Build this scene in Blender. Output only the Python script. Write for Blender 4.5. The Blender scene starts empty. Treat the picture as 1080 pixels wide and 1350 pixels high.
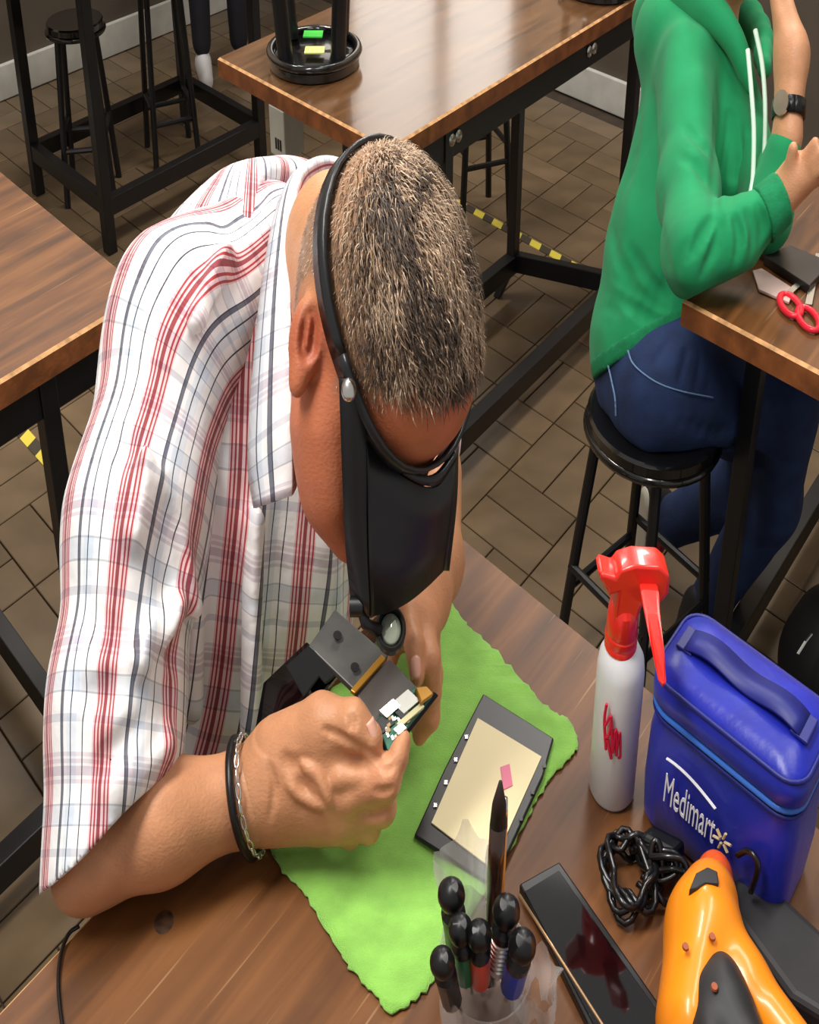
import bpy, bmesh, math, random
import numpy as np
from mathutils import Vector, Matrix, Euler
R = math.radians
random.seed(7); rng = np.random.default_rng(7)
sc = bpy.context.scene
COL = sc.collection

# ------------------------------------------------------------------ camera
F = 2043.0; TH = R(32.5); CT, ST = math.cos(TH), math.sin(TH); CZ = 1.55
cam = bpy.data.cameras.new('camera'); cam.sensor_fit = 'VERTICAL'; cam.sensor_height = 24.0
cam.lens = F / 1350.0 * 24.0; cam.clip_start = 0.02
co = bpy.data.objects.new('camera', cam); COL.objects.link(co)
co.location = (0, 0, CZ); co.rotation_euler = (R(90) - TH, 0, 0)
sc.camera = co
# ------------------------------------------------------------------ world, lamps, exposure
w = bpy.data.worlds.new('world'); sc.world = w; w.use_nodes = True
w.node_tree.nodes['Background'].inputs[0].default_value = (1.0, 0.97, 0.93, 1)
w.node_tree.nodes['Background'].inputs[1].default_value = 0.30
def area(name, loc, sx, sy, power, rotz=0, col=(1, .96, .9)):
    l = bpy.data.lights.new(name, 'AREA'); l.shape = 'RECTANGLE'; l.size = sx; l.size_y = sy
    l.energy = power; l.color = col
    o = bpy.data.objects.new(name, l); COL.objects.link(o); o.location = loc; o.rotation_euler = (0, 0, rotz)
    return o
area('ceiling_lamp', (-0.55, 0.75, 2.75), 0.3, 1.3, 34, R(-28))
area('ceiling_lamp', (0.75, 1.3, 2.75), 0.3, 1.3, 12, R(-28))
area('ceiling_lamp', (-0.9, 3.6, 2.75), 0.3, 1.3, 30, R(-28))
area('ceiling_lamp', (0.6, 3.4, 2.75), 0.3, 1.3, 30, R(-28))
sc.view_settings.view_transform = 'Standard'; sc.view_settings.look = 'None'
sc.view_settings.gamma = 1.0; sc.view_settings.use_curve_mapping = False
sc.view_settings.exposure = 0.55

# ------------------------------------------------------------------ geometry helpers
S = 1.65                       # people and round things are this much slimmer along x, as the picture shows them
E1 = np.array([math.cos(R(-57)), math.sin(R(-57))]); E2 = np.array([math.cos(R(61.5)), math.sin(R(61.5))])
def AB(a, b, z=0.0): p = a * E1 + b * E2; return np.array([p[0], p[1], z])
def ray(u, v):
    x = (u - 540) / F; y = (675 - v) / F
    return np.array([x, CT + y * ST, -ST + y * CT])
def W(u, v, t): return ray(u, v) * t + np.array([0, 0, CZ])
def PZ(u, v, z): d = ray(u, v); return d * ((z - CZ) / d[2]) + np.array([0, 0, CZ])
def PY(u, v, y): d = ray(u, v); return d * (y / d[1]) + np.array([0, 0, CZ])
def WX(u, v, t): p = W(u, v, t); p[0] *= S; return p
def proj(p):
    t = p[1] * CT + (CZ - p[2]) * ST; up = p[1] * ST - (CZ - p[2]) * CT
    return 540 + F * p[0] / t, 675 - F * up / t, t
def nrm(v): v = np.asarray(v, float); return v / (np.linalg.norm(v) + 1e-12)
def lin(c):
    c = np.array(c, float) / 255.0
    return np.where(c <= .04045, c / 12.92, ((c + .055) / 1.055) ** 2.4)
def catmull(P, n):
    P = np.asarray(P, float); Q = np.vstack([2 * P[0] - P[1], P, 2 * P[-1] - P[-2]]); out = []
    for i in range(len(P) - 1):
        p0, p1, p2, p3 = Q[i:i + 4]
        for k in range(n):
            t = k / n
            out.append(.5 * ((2 * p1) + (-p0 + p2) * t + (2 * p0 - 5 * p1 + 4 * p2 - p3) * t * t + (-p0 + 3 * p1 - 3 * p2 + p3) * t ** 3))
    out.append(P[-1]); return np.array(out)

class MB:
    def __init__(s): s.v = []; s.f = []; s.m = []; s.n = 0
    def add(s, v, f, mi=0):
        v = np.asarray(v, float); s.v.append(v)
        s.f += [tuple(int(i) + s.n for i in q) for q in f]; s.m += [mi] * len(f); s.n += len(v); return s
    def box(s, c, x, y, z, mi=0):          # centre and three half-axis vectors
        c, x, y, z = map(lambda q: np.asarray(q, float), (c, x, y, z))
        v = [c + i * x + j * y + k * z for k in (-1, 1) for j in (-1, 1) for i in (-1, 1)]
        fs = [(0, 2, 3, 1), (4, 5, 7, 6), (0, 1, 5, 4), (2, 6, 7, 3), (0, 4, 6, 2), (1, 3, 7, 5)]
        if np.dot(np.cross(x, y), z) < 0: fs = [q[::-1] for q in fs]
        return s.add(v, fs, mi)
    def bar(s, p, q, wd, ht, up=(0, 0, 1), mi=0):
        p, q = np.asarray(p, float), np.asarray(q, float); d = q - p
        side = nrm(np.cross(d, up)); u = nrm(np.cross(side, d))
        return s.box((p + q) / 2, d / 2, side * wd / 2, u * ht / 2, mi)
    def prism(s, poly, off, mi=0, mside=None):   # 3-D polygon pushed along off
        P = np.asarray(poly, float); n = len(P); off = np.asarray(off, float)
        nor = sum((np.cross(P[i] - P[0], P[(i + 1) % n] - P[0]) for i in range(n)), np.zeros(3))
        if np.dot(nor, off) > 0: P = P[::-1]
        v = np.vstack([P, P + off])
        s.add(v, [tuple(range(n)), tuple(range(2 * n - 1, n - 1, -1))], mi)
        s.f += [tuple(k + s.n - 2 * n for k in (i, i + n, (i + 1) % n + n, (i + 1) % n)) for i in range(n)]
        s.m += [mi if mside is None else mside] * n; return s
    def tube(s, pts, r, n=8, cap=True, sx=1.0, mi=0, closed=False):
        P = np.asarray(pts, float); m = len(P); rr = np.broadcast_to(np.asarray(r, float), (m,))
        base = s.n; vs = []; prev = None
        for i in range(m):
            if closed: d = P[(i + 1) % m] - P[i - 1]
            else: d = P[min(i + 1, m - 1)] - P[max(i - 1, 0)]
            d = nrm(d)
            if prev is None: u = nrm(np.cross(d, [0, 0, 1] if abs(d[2]) < .9 else [0, 1, 0]))
            else: u = nrm(prev - d * np.dot(prev, d))
            prev = u; w_ = np.cross(d, u)
            for k in range(n):
                a = 2 * math.pi * k / n; o = (u * math.cos(a) + w_ * math.sin(a)) * rr[i]; o[0] /= sx
                vs.append(P[i] + o)
        fs = []
        for i in range(m if closed else m - 1):
            j = (i + 1) % m
            for k in range(n):
                l = (k + 1) % n; fs.append((i * n + k, i * n + l, j * n + l, j * n + k))
        if cap and not closed: fs += [tuple(range(n - 1, -1, -1)), tuple((m - 1) * n + k for k in range(n))]
        return s.add(vs, fs, mi)
    def lathe(s, prof, c, n=28, sx=1.0, mi=0, axis=None):      # profile of (radius, height)
        c = np.asarray(c, float); ax = np.array([0, 0, 1.]) if axis is None else nrm(axis)
        u = np.array([1., 0, 0]) if abs(ax[0]) < .9 else np.array([0, 1., 0]); u = nrm(u - ax * np.dot(u, ax)); w_ = np.cross(ax, u)
        vs = []
        for r, h in prof:
            for k in range(n):
                a = 2 * math.pi * k / n; o = (u * math.cos(a) + w_ * math.sin(a)) * max(r, 1e-5) + ax * h; o[0] /= sx
                vs.append(c + o)
        fs = [(i * n + k, i * n + (k + 1) % n, (i + 1) * n + (k + 1) % n, (i + 1) * n + k) for i in range(len(prof) - 1) for k in range(n)]
        fs += [tuple(range(n - 1, -1, -1)), tuple((len(prof) - 1) * n + k for k in range(n))]
        return s.add(vs, fs, mi)
    def sheet(s, G, mi=0):                                      # grid of points
        G = np.asarray(G, float); a, b = G.shape[:2]
        return s.add(G.reshape(-1, 3), [(i * b + j, (i + 1) * b + j, (i + 1) * b + j + 1, i * b + j + 1) for i in range(a - 1) for j in range(b - 1)], mi)
    def data(s): return np.vstack(s.v), s.f, s.m

LOC = {}
def tag(o, label=None, cat=None, group=None, kind=None):
    for k, val in (('label', label), ('category', cat), ('group', group), ('kind', kind)):
        if val: o[k] = val
    return o
def empty(name, loc, label=None, cat=None, group=None):
    o = bpy.data.objects.new(name, None); COL.objects.link(o); o.location = loc; o.empty_display_size = .05
    LOC[o] = np.array(loc, float); return tag(o, label, cat, group)
def obj(name, mb, mats, parent=None, smooth=False, bevel=0, seg=2, solid=0, sub=0, loc=None, cols=None, uv=None, angle=35):
    if isinstance(mb, MB): V, Fa, mi = mb.data()
    else: V, Fa = mb[0], mb[1]; mi = None
    V = np.asarray(V, float)
    if loc is None:
        lo, hi = V.min(0), V.max(0); loc = np.array([(lo[0] + hi[0]) / 2, (lo[1] + hi[1]) / 2, lo[2]])
        if parent is not None: loc = LOC[parent]
    me = bpy.data.meshes.new(name)
    me.from_pydata((V - loc).tolist(), [], Fa if isinstance(Fa, list) else Fa.tolist()); me.update()
    for m_ in (mats if isinstance(mats, (list, tuple)) else [mats]): me.materials.append(m_)
    if mi is not None and max(mi) > 0: me.polygons.foreach_set('material_index', mi)
    if cols is not None:
        at = me.color_attributes.new('Col', 'FLOAT_COLOR', 'POINT')
        at.data.foreach_set('color', np.c_[cols, np.ones(len(cols))].astype(np.float32).ravel())
    if uv is not None:
        ul = me.uv_layers.new(name='UVMap'); idx = np.zeros(len(me.loops), np.int32); me.loops.foreach_get('vertex_index', idx)
        ul.data.foreach_set('uv', np.asarray(uv, np.float32)[idx].ravel())
    if smooth:
        me.polygons.foreach_set('use_smooth', [True] * len(me.polygons))
        if smooth == 'auto': me.set_sharp_from_angle(angle=R(angle))
    o = bpy.data.objects.new(name, me); COL.objects.link(o)
    if parent is not None: o.parent = parent; o.location = loc - LOC[parent]
    else: o.location = loc
    LOC[o] = np.asarray(loc, float)
    if solid: m_ = o.modifiers.new('solid', 'SOLIDIFY'); m_.thickness = solid; m_.offset = 0
    if bevel: m_ = o.modifiers.new('bevel', 'BEVEL'); m_.width = bevel; m_.segments = seg; m_.limit_method = 'ANGLE'; m_.angle_limit = R(40)
    if sub: m_ = o.modifiers.new('sub', 'SUBSURF'); m_.levels = sub; m_.render_levels = sub
    return o
def copy_tree(o, parent=None, dloc=None):
    c = o.copy(); COL.objects.link(c)
    if parent is not None: c.parent = parent
    for ch in o.children: copy_tree(ch, c)
    return c

# ------------------------------------------------------------------ signed distance modelling
def cone(a, b, ra, rb):
    return ('c', np.asarray(a, float), np.asarray(b, float), ra, rb)
def ell(c, r, M=None):
    return ('e', np.asarray(c, float), np.asarray(r, float), np.eye(3) if M is None else np.asarray(M, float))
def sdf_eval(pr, X, Y, Z):
    if pr[0] == 'c':
        _, a, b, ra, rb = pr; d = b - a; L2 = max(float(d @ d), 1e-12)
        px, py, pz = X - a[0], Y - a[1], Z - a[2]
        h = np.clip((px * d[0] + py * d[1] + pz * d[2]) / L2, 0, 1)
        return np.sqrt((px - d[0] * h) ** 2 + (py - d[1] * h) ** 2 + (pz - d[2] * h) ** 2) - (ra + (rb - ra) * h)
    _, c, r, M = pr
    px, py, pz = X - c[0], Y - c[1], Z - c[2]
    q = [(M[i, 0] * px + M[i, 1] * py + M[i, 2] * pz) for i in range(3)]
    k0 = np.sqrt(sum((q[i] / r[i]) ** 2 for i in range(3))); k1 = np.sqrt(sum((q[i] / r[i] ** 2) ** 2 for i in range(3)))
    return k0 * (k0 - 1) / np.maximum(k1, 1e-9)
def bounds(pr):
    if pr[0] == 'c':
        _, a, b, ra, rb = pr; m = max(ra, rb); return np.minimum(a, b) - m, np.maximum(a, b) + m
    m = max(pr[2]); return pr[1] - m, pr[1] + m
def sdf_mesh(prims, res, disp=None, sx=S):
    """prims: (op, k, shape); op '+', '-' ; or ('cut', point, normal)."""
    bl = [bounds(p[2]) for p in prims if p[0] == '+']
    lo = np.min([b[0] for b in bl], 0) - 4 * res; hi = np.max([b[1] for b in bl], 0) + 4 * res
    n = np.ceil((hi - lo) / res).astype(int) + 1
    D = np.full(n, 1.0, np.float32); ax = [(lo[i] + res * np.arange(n[i])).astype(np.float32) for i in range(3)]
    for p in prims:
        if p[0] == 'cut':
            q, nn = np.asarray(p[1]), nrm(p[2])
            pl = (ax[0][:, None, None] - q[0]) * nn[0] + (ax[1][None, :, None] - q[1]) * nn[1] + (ax[2][None, None, :] - q[2]) * nn[2]
            D = np.maximum(D, pl.astype(np.float32)); continue
        op, k, sh = p; b0, b1 = bounds(sh); mg = k + 5 * res
        i0 = np.clip(np.floor((b0 - mg - lo) / res).astype(int), 0, n); i1 = np.clip(np.ceil((b1 + mg - lo) / res).astype(int) + 1, 0, n)
        if np.any(i1 <= i0): continue
        sl = tuple(slice(i0[i], i1[i]) for i in range(3))
        X, Y, Z = ax[0][sl[0]][:, None, None], ax[1][sl[1]][None, :, None], ax[2][sl[2]][None, None, :]
        d = sdf_eval(sh, X, Y, Z).astype(np.float32); o = D[sl]
        if op == '+':
            r = np.minimum(o, d)
            if k > 0: h = np.maximum(k - np.abs(o - d), 0) / k; r = r - h * h * k * .25
        else:
            r = np.maximum(o, -d)
            if k > 0: h = np.maximum(k - np.abs(o + d), 0) / k; r = r + h * h * k * .25
        D[sl] = r
    if disp is not None:
        near = np.abs(D) < 6 * res + .03
        ii = np.nonzero(near); D[ii] += disp(lo[0] + res * ii[0], lo[1] + res * ii[1], lo[2] + res * ii[2]).astype(np.float32)
    ins = D < 0
    cs = ins[:-1, :-1, :-1].astype(np.int8)
    for dx in (0, 1):
        for dy in (0, 1):
            for dz in (0, 1):
                if dx or dy or dz: cs = cs + ins[dx:n[0] - 1 + dx, dy:n[1] - 1 + dy, dz:n[2] - 1 + dz]
    act = (cs > 0) & (cs < 8); I = np.argwhere(act)
    idx = np.full(act.shape, -1, np.int32); idx[act] = np.arange(len(I))
    acc = np.zeros((len(I), 3)); cnt = np.zeros(len(I))
    cor = [np.array([x, y, z]) for x in (0, 1) for y in (0, 1) for z in (0, 1)]
    for a_ in cor:
        for k in range(3):
            if a_[k] == 0:
                b_ = a_.copy(); b_[k] = 1; A = I + a_; B = I + b_
                da = D[A[:, 0], A[:, 1], A[:, 2]]; db = D[B[:, 0], B[:, 1], B[:, 2]]
                m = (da < 0) != (db < 0); t = np.where(m, da / np.where(m, da - db, 1), 0)
                acc[m] += (A + (B - A) * t[:, None])[m]; cnt[m] += 1
    V = lo + res * acc / cnt[:, None]
    faces = []
    for k in range(3):
        o1, o2 = (k + 1) % 3, (k + 2) % 3
        s0 = [slice(None)] * 3; s1 = [slice(None)] * 3; s0[k] = slice(0, -1); s1[k] = slice(1, None)
        ch = ins[tuple(s0)] != ins[tuple(s1)]; Eg = np.argwhere(ch)
        ok = (Eg[:, o1] > 0) & (Eg[:, o2] > 0) & (Eg[:, o1] < n[o1] - 1) & (Eg[:, o2] < n[o2] - 1); Eg = Eg[ok]
        q = []
        for (d1, d2) in ((0, 0), (1, 0), (1, 1), (0, 1)):
            c = Eg.copy(); c[:, o1] -= d1; c[:, o2] -= d2; q.append(idx[c[:, 0], c[:, 1], c[:, 2]])
        q = np.stack(q, 1); fl = ins[Eg[:, 0], Eg[:, 1], Eg[:, 2]]
        q[~fl] = q[~fl][:, ::-1]; faces.append(q)
    Fq = np.vstack(faces)
    # one light Laplacian pass
    for _ in range(2):
        ssum = np.zeros_like(V); c = np.zeros(len(V))
        for i in range(4):
            a_, b_ = Fq[:, i], Fq[:, (i + 1) % 4]
            np.add.at(ssum, a_, V[b_]); np.add.at(c, a_, 1)
        V = V * .5 + .5 * ssum / np.maximum(c, 1)[:, None]
    return V, Fq
def unx(V): V = V.copy(); V[:, 0] /= S; return V
def on_surface(V, px, tol=.004):        # surface points of a built mesh under a drawn path
    Vw = unx(V) - np.array([0, 0, CZ]); out = []
    for u, v in px:
        d = ray(u, v); L_ = np.linalg.norm(d); d = d / L_; s_ = Vw @ d; off = np.linalg.norm(Vw - s_[:, None] * d, axis=1); m_ = off < tol
        if m_.any(): p = d * s_[m_].min() + np.array([0, 0, CZ]); p[0] *= S; out.append(p)
    return out
TOV = np.array([0, -CT, ST])
def creases(V, paths, op='-', tol=.005):     # each path: (points, radius, depth, blend)
    out = []
    for pts, r_, dep, k in paths:
        P = on_surface(V, catmull(pts, 3), tol); n = len(P)
        P = [p + TOV * ((r_ - dep) if op == '-' else (dep - r_)) for p in P]
        for i in range(n - 1):
            f0 = .55 + .45 * math.sin(math.pi * i / (n - 1)); f1 = .55 + .45 * math.sin(math.pi * (i + 1) / (n - 1)); out.append((op, k, cone(P[i], P[i + 1], r_ * f0, r_ * f1)))
    return out
def joinm(parts):
    V, Fs, n = [], [], 0
    for v, f in parts: V.append(v); Fs.append(np.asarray(f) + n); n += len(v)
    return np.vstack(V), np.vstack(Fs)
def wav(P, seed, freq, k=6):
    r = np.random.default_rng(seed); o = np.zeros(len(P))
    for i in range(k):
        d = r.normal(size=3); d /= np.linalg.norm(d); fr = freq * (.6 + .9 * r.random())
        o += np.sin(P @ d * fr + 6.28 * r.random() + 1.3 * np.sin(P @ np.roll(d, 1) * fr * .7 + i))
    return o / k

# ------------------------------------------------------------------ materials
def mat(name, col, rough=.5, metal=0, var=0, vs=20, bump=0, bs=200, coat=0, trans=0, alpha=1, attr=None, sheen=0, spec=.5, col2=None, stretch=(1, 1, 1), ior=1.45, sss=0):
    m = bpy.data.materials.new(name); m.use_nodes = True; nt = m.node_tree; b = nt.nodes['Principled BSDF']
    c = lin(col); b.inputs['Base Color'].default_value = (*c, 1); b.inputs['Roughness'].default_value = rough
    b.inputs['Metallic'].default_value = metal; b.inputs['Coat Weight'].default_value = coat; b.inputs['IOR'].default_value = ior
    b.inputs['Transmission Weight'].default_value = trans; b.inputs['Alpha'].default_value = alpha
    b.inputs['Sheen Weight'].default_value = sheen; b.inputs['Specular IOR Level'].default_value = spec; b.inputs['Coat IOR'].default_value = 1.7
    if sss: b.inputs['Subsurface Weight'].default_value = sss; b.inputs['Subsurface Radius'].default_value = (.6, .25, .12); b.inputs['Subsurface Scale'].default_value = .008
    N, L = nt.nodes.new, nt.links.new
    tc = N('ShaderNodeTexCoord'); mp = N('ShaderNodeMapping'); L(tc.outputs['Object'], mp.inputs[0]); mp.inputs['Scale'].default_value = stretch
    src = None
    if attr: a = N('ShaderNodeAttribute'); a.attribute_name = attr; src = a.outputs['Color']
    if var or col2:
        nz = N('ShaderNodeTexNoise'); nz.inputs['Scale'].default_value = vs; nz.inputs['Detail'].default_value = 5; L(mp.outputs[0], nz.inputs[0])
        mx = N('ShaderNodeMix'); mx.data_type = 'RGBA'
        rp = N('ShaderNodeValToRGB'); rp.color_ramp.elements[0].position = .35; rp.color_ramp.elements[1].position = .65
        L(nz.outputs['Fac'], rp.inputs[0]); L(rp.outputs[0], mx.inputs['Factor'])
        if src is None:
            mx.inputs[6].default_value = (*(c * (1 - var)), 1); mx.inputs[7].default_value = (*(lin(col2) if col2 else np.minimum(c * (1 + var), 1)), 1)
        else:
            g = N('ShaderNodeMix'); g.data_type = 'RGBA'; g.blend_type = 'MULTIPLY'; g.inputs['Factor'].default_value = 1
            g.inputs[7].default_value = (1 - var,) * 3 + (1,); L(src, g.inputs[6]); L(g.outputs[2], mx.inputs[6]); L(src, mx.inputs[7])
        src = mx.outputs[2]
    if src is not None: L(src, b.inputs['Base Color'])
    if bump:
        nb = N('ShaderNodeTexNoise'); nb.inputs['Scale'].default_value = bs; nb.inputs['Detail'].default_value = 4; L(mp.outputs[0], nb.inputs[0])
        bp = N('ShaderNodeBump'); bp.inputs['Strength'].default_value = bump; bp.inputs['Distance'].default_value = .002
        L(nb.outputs['Fac'], bp.inputs['Height']); L(bp.outputs[0], b.inputs['Normal'])
    return m
def wood(name, dark, mid, light, rough, scr=.5, coat=.3, spec=.5):
    m = bpy.data.materials.new(name); m.use_nodes = True; nt = m.node_tree; b = nt.nodes['Principled BSDF']; N, L = nt.nodes.new, nt.links.new
    tc = N('ShaderNodeTexCoord'); mp = N('ShaderNodeMapping'); mp.vector_type = 'TEXTURE'; mp.inputs['Rotation'].default_value = (0, 0, R(61.5)); L(tc.outputs['Object'], mp.inputs[0])
    m2 = N('ShaderNodeMapping'); m2.inputs['Scale'].default_value = (2.2, 30, 8); L(mp.outputs[0], m2.inputs[0])
    nz = N('ShaderNodeTexNoise'); nz.inputs['Scale'].default_value = 1.6; nz.inputs['Detail'].default_value = 8; nz.inputs['Distortion'].default_value = .6; L(m2.outputs[0], nz.inputs[0])
    rp = N('ShaderNodeValToRGB'); e = rp.color_ramp.elements; e[0].position = .3; e[0].color = (*lin(dark), 1); e[1].position = .72; e[1].color = (*lin(light), 1)
    x = e.new(.5); x.color = (*lin(mid), 1); L(nz.outputs['Fac'], rp.inputs[0])
    # large blotches of worn varnish
    n2 = N('ShaderNodeTexNoise'); n2.inputs['Scale'].default_value = 9; n2.inputs['Detail'].default_value = 6; L(mp.outputs[0], n2.inputs[0])
    r2 = N('ShaderNodeValToRGB'); r2.color_ramp.elements[0].position = .45; r2.color_ramp.elements[1].position = .75; r2.color_ramp.elements[1].color = (.45, .45, .45, 1); L(n2.outputs['Fac'], r2.inputs[0])
    mx = N('ShaderNodeMix'); mx.data_type = 'RGBA'; L(r2.outputs[0], mx.inputs['Factor']); L(rp.outputs[0], mx.inputs[6]); mx.inputs[7].default_value = (*lin(light), 1)
    # fine pale scratches in two directions
    col = mx.outputs[2]
    for ang, sd in ((20, 0), (-35, 7), (75, 13)):
        ms = N('ShaderNodeMapping'); ms.inputs['Rotation'].default_value = (0, 0, R(ang)); ms.inputs['Scale'].default_value = (3, 160, 1); ms.inputs['Location'].default_value = (sd, sd, 0); L(mp.outputs[0], ms.inputs[0])
        ns = N('ShaderNodeTexNoise'); ns.inputs['Scale'].default_value = 1.5; ns.inputs['Detail'].default_value = 2; L(ms.outputs[0], ns.inputs[0])
        rs = N('ShaderNodeValToRGB'); rs.color_ramp.elements[0].position = .70; rs.color_ramp.elements[1].position = .76; rs.color_ramp.elements[1].color = (scr,) * 3 + (1,); L(ns.outputs['Fac'], rs.inputs[0])
        mm = N('ShaderNodeMix'); mm.data_type = 'RGBA'; L(rs.outputs[0], mm.inputs['Factor']); L(col, mm.inputs[6]); mm.inputs[7].default_value = (*lin((205, 165, 120)), 1); col = mm.outputs[2]
    L(col, b.inputs['Base Color']); b.inputs['Roughness'].default_value = rough; b.inputs['Coat Weight'].default_value = coat; b.inputs['Coat Roughness'].default_value = .12; b.inputs['Specular IOR Level'].default_value = spec; b.inputs['Coat IOR'].default_value = 1.7
    bp = N('ShaderNodeBump'); bp.inputs['Strength'].default_value = .15; bp.inputs['Distance'].default_value = .002; L(nz.outputs['Fac'], bp.inputs['Height']); L(bp.outputs[0], b.inputs['Normal'])
    return m
M_WOOD = wood('worn_table_wood', (74, 43, 18), (100, 60, 27), (128, 82, 42), .46, .32, .0, .35)
M_WOODB = wood('varnished_table_wood', (74, 48, 28), (104, 70, 42), (124, 86, 54), .2, .2, .8, .6)
M_EDGE = mat('table_edge_wood', (128, 74, 38), .5, var=.3, vs=30, bump=.3, bs=120)
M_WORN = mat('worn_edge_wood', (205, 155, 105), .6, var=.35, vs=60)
M_BLACK = mat('black_steel', (17, 17, 20), .42, var=.2, vs=15, bump=.05)
M_BLACKG = mat('black_gloss_paint', (14, 14, 15), .2, coat=.4)
M_STEEL = mat('bright_steel', (215, 215, 210), .25, 1)
M_TILE = [mat('floor_tile_%d' % i, c, .32, var=.16, vs=9, bump=.06, bs=60) for i, c in enumerate([(104, 86, 64), (97, 80, 59), (110, 91, 69)])]
M_GROUT = mat('dark_grout', (58, 46, 35), .8, var=.2)

# ------------------------------------------------------------------ room shell
fl = obj('floor', MB().prism([AB(-3.98, -2.2, -.006), AB(1.6, -2.2, -.006), AB(1.6, 3.56, -.006), AB(-3.98, 3.56, -.006)], (0, 0, -.05)), M_GROUT, loc=(0, 0, 0))
tag(fl, 'brown basket-weave tiled floor with dark joints', kind='structure')
G = .21; J = .0032
def tile_mesh(name, la, lb):
    ha, hb = la / 2 - J / 2, lb / 2 - J / 2
    def ring(i, z): return [AB(x * (ha - i), y * (hb - i), z) for x, y in ((-1, -1), (1, -1), (1, 1), (-1, 1))]
    V = ring(0, -.006) + ring(0, -.0012) + ring(.0015, 0); f = [(8, 9, 10, 11)]
    for k in (0, 4): f += [(k + i, k + (i + 1) % 4, k + 4 + (i + 1) % 4, k + 4 + i) for i in range(4)]
    return V, f
tiles = []
for i in range(-14, 14):
    for j in range(-18, 10):
        a0, b0 = -1.21 + G * i, 1.58 + G * j
        if a0 < -3.94 or b0 + G > 3.56: continue
        for k in (0, 1):
            if (i + j) % 2 == 0: tiles.append((a0 + G / 2, b0 + G / 4 + k * G / 2, 0))
            else: tiles.append((a0 + G / 4 + k * G / 2, b0 + G / 2, 1))
def shows(a, b):
    u, v, t = proj(AB(a, b, 0))
    if t < .3 or not (-20 < u < 1100 and -10 < v < 1360): return False
    if 170 < u < 640 and v > 260 : return False            # behind the seated man
    if v > 700 + .77 * (u - 602) + 40 and u > 600: return False   # under the near table
    if v > 1302 - 1.06 * (u - 29) + 10: return False
    return True
near = sorted([t_ for t_ in tiles if shows(t_[0], t_[1])], key=lambda t_: proj(AB(t_[0], t_[1], 0))[2])[:298]
nset = set(near); tm = {}
for o_ in (0, 1):
    V, f = tile_mesh('tile', G if o_ == 0 else G / 2, G / 2 if o_ == 0 else G)
    for c in range(3):
        me = bpy.data.meshes.new('tile'); me.from_pydata([tuple(q) for q in V], [], f); me.materials.append(M_TILE[c]); tm[o_, c] = me
for (a, b, o_) in near:
    t_ = bpy.data.objects.new('tile', tm[o_, random.randrange(3)]); COL.objects.link(t_); t_.parent = fl; t_.location = AB(a, b, random.uniform(-.0004, .0004))
rest = MB()
for (a, b, o_) in tiles:
    if (a, b, o_) not in nset:
        V, f = tile_mesh('t', G if o_ == 0 else G / 2, G / 2 if o_ == 0 else G); rest.add(np.array(V) + AB(a, b, 0), f, random.randrange(3))
tag(obj('tile_field', rest, M_TILE, fl), kind='stuff')
M_WALL_LO = mat('dark_wall_paint', (84, 74, 64), .6, var=.08, vs=6)
M_WALL_HI = mat('pale_wall_paint', (168, 152, 134), .7, var=.05, vs=4)
M_BASE = mat('white_baseboard', (196, 194, 186), .45, var=.08, vs=14)
wl = MB(); wl.box(AB(-3.99, .65, .475), E1.tolist() + [0] if False else np.append(E1 * .03, 0), np.append(E2 * 2.9, 0), (0, 0, .475), 0); wl.box(AB(-3.99, .65, 1.925), np.append(E1 * .03, 0), np.append(E2 * 2.9, 0), (0, 0, .975), 1)
tag(obj('wall_left', wl, [M_WALL_LO, M_WALL_HI]), 'far left wall, dark below and pale above', kind='structure')
wr = MB(); wr.box(AB(-1.2, 3.59, .475), np.append(E1 * 2.8, 0), np.append(E2 * .03, 0), (0, 0, .475), 0); wr.box(AB(-1.2, 3.59, 1.925), np.append(E1 * 2.8, 0), np.append(E2 * .03, 0), (0, 0, .975), 1)
tag(obj('wall_back', wr, [M_WALL_LO, M_WALL_HI]), 'back wall, dark below and pale above', kind='structure')
tag(obj('baseboard_left', MB().box(AB(-3.95, .65, .055), np.append(E1 * .01, 0), np.append(E2 * 2.88, 0), (0, 0, .055)), M_BASE, bevel=.004), 'white baseboard along the far left wall', kind='structure')
tag(obj('baseboard_back', MB().box(AB(-1.2, 3.55, .055), np.append(E1 * 2.75, 0), np.append(E2 * .01, 0), (0, 0, .055)), M_BASE, bevel=.004), 'white baseboard along the back wall', kind='structure')
# window in the back wall, beyond the varnished table
M_PANE = bpy.data.materials.new('lit_window_glass'); M_PANE.use_nodes = True
_b = M_PANE.node_tree.nodes['Principled BSDF']; _b.inputs['Base Color'].default_value = (.6, .6, .58, 1); _b.inputs['Roughness'].default_value = .1
_b.inputs['Emission Color'].default_value = (1, .95, .88, 1); _b.inputs['Emission Strength'].default_value = 0.95
M_FRAME = mat('window_frame_paint', (120, 108, 94), .5)
def wbox(a0, a1, z0, z1, d): return MB().box(AB((a0 + a1) / 2, 3.555 - d / 2, (z0 + z1) / 2), np.append(E1 * (a1 - a0) / 2, 0), np.append(E2 * d / 2, 0), (0, 0, (z1 - z0) / 2))
wn = empty('window_1', AB(-2.98, 3.55, 1.15)); tag(wn, 'tall lit window in the back wall', kind='structure')
for (a0, a1, z0, z1) in ((-3.56, -2.40, 1.08, 1.14), (-3.56, -2.40, 2.28, 2.34), (-3.56, -3.50, 1.14, 2.28), (-2.46, -2.40, 1.14, 2.28), (-2.91, -2.85, 1.14, 2.28)): obj('window_frame', wbox(a0, a1, z0, z1, .05), M_FRAME, wn)
for (a0, a1) in ((-3.50, -2.91), (-2.85, -2.46)): obj('pane', wbox(a0, a1, 1.14, 2.28, .012), M_PANE, wn)
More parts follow.
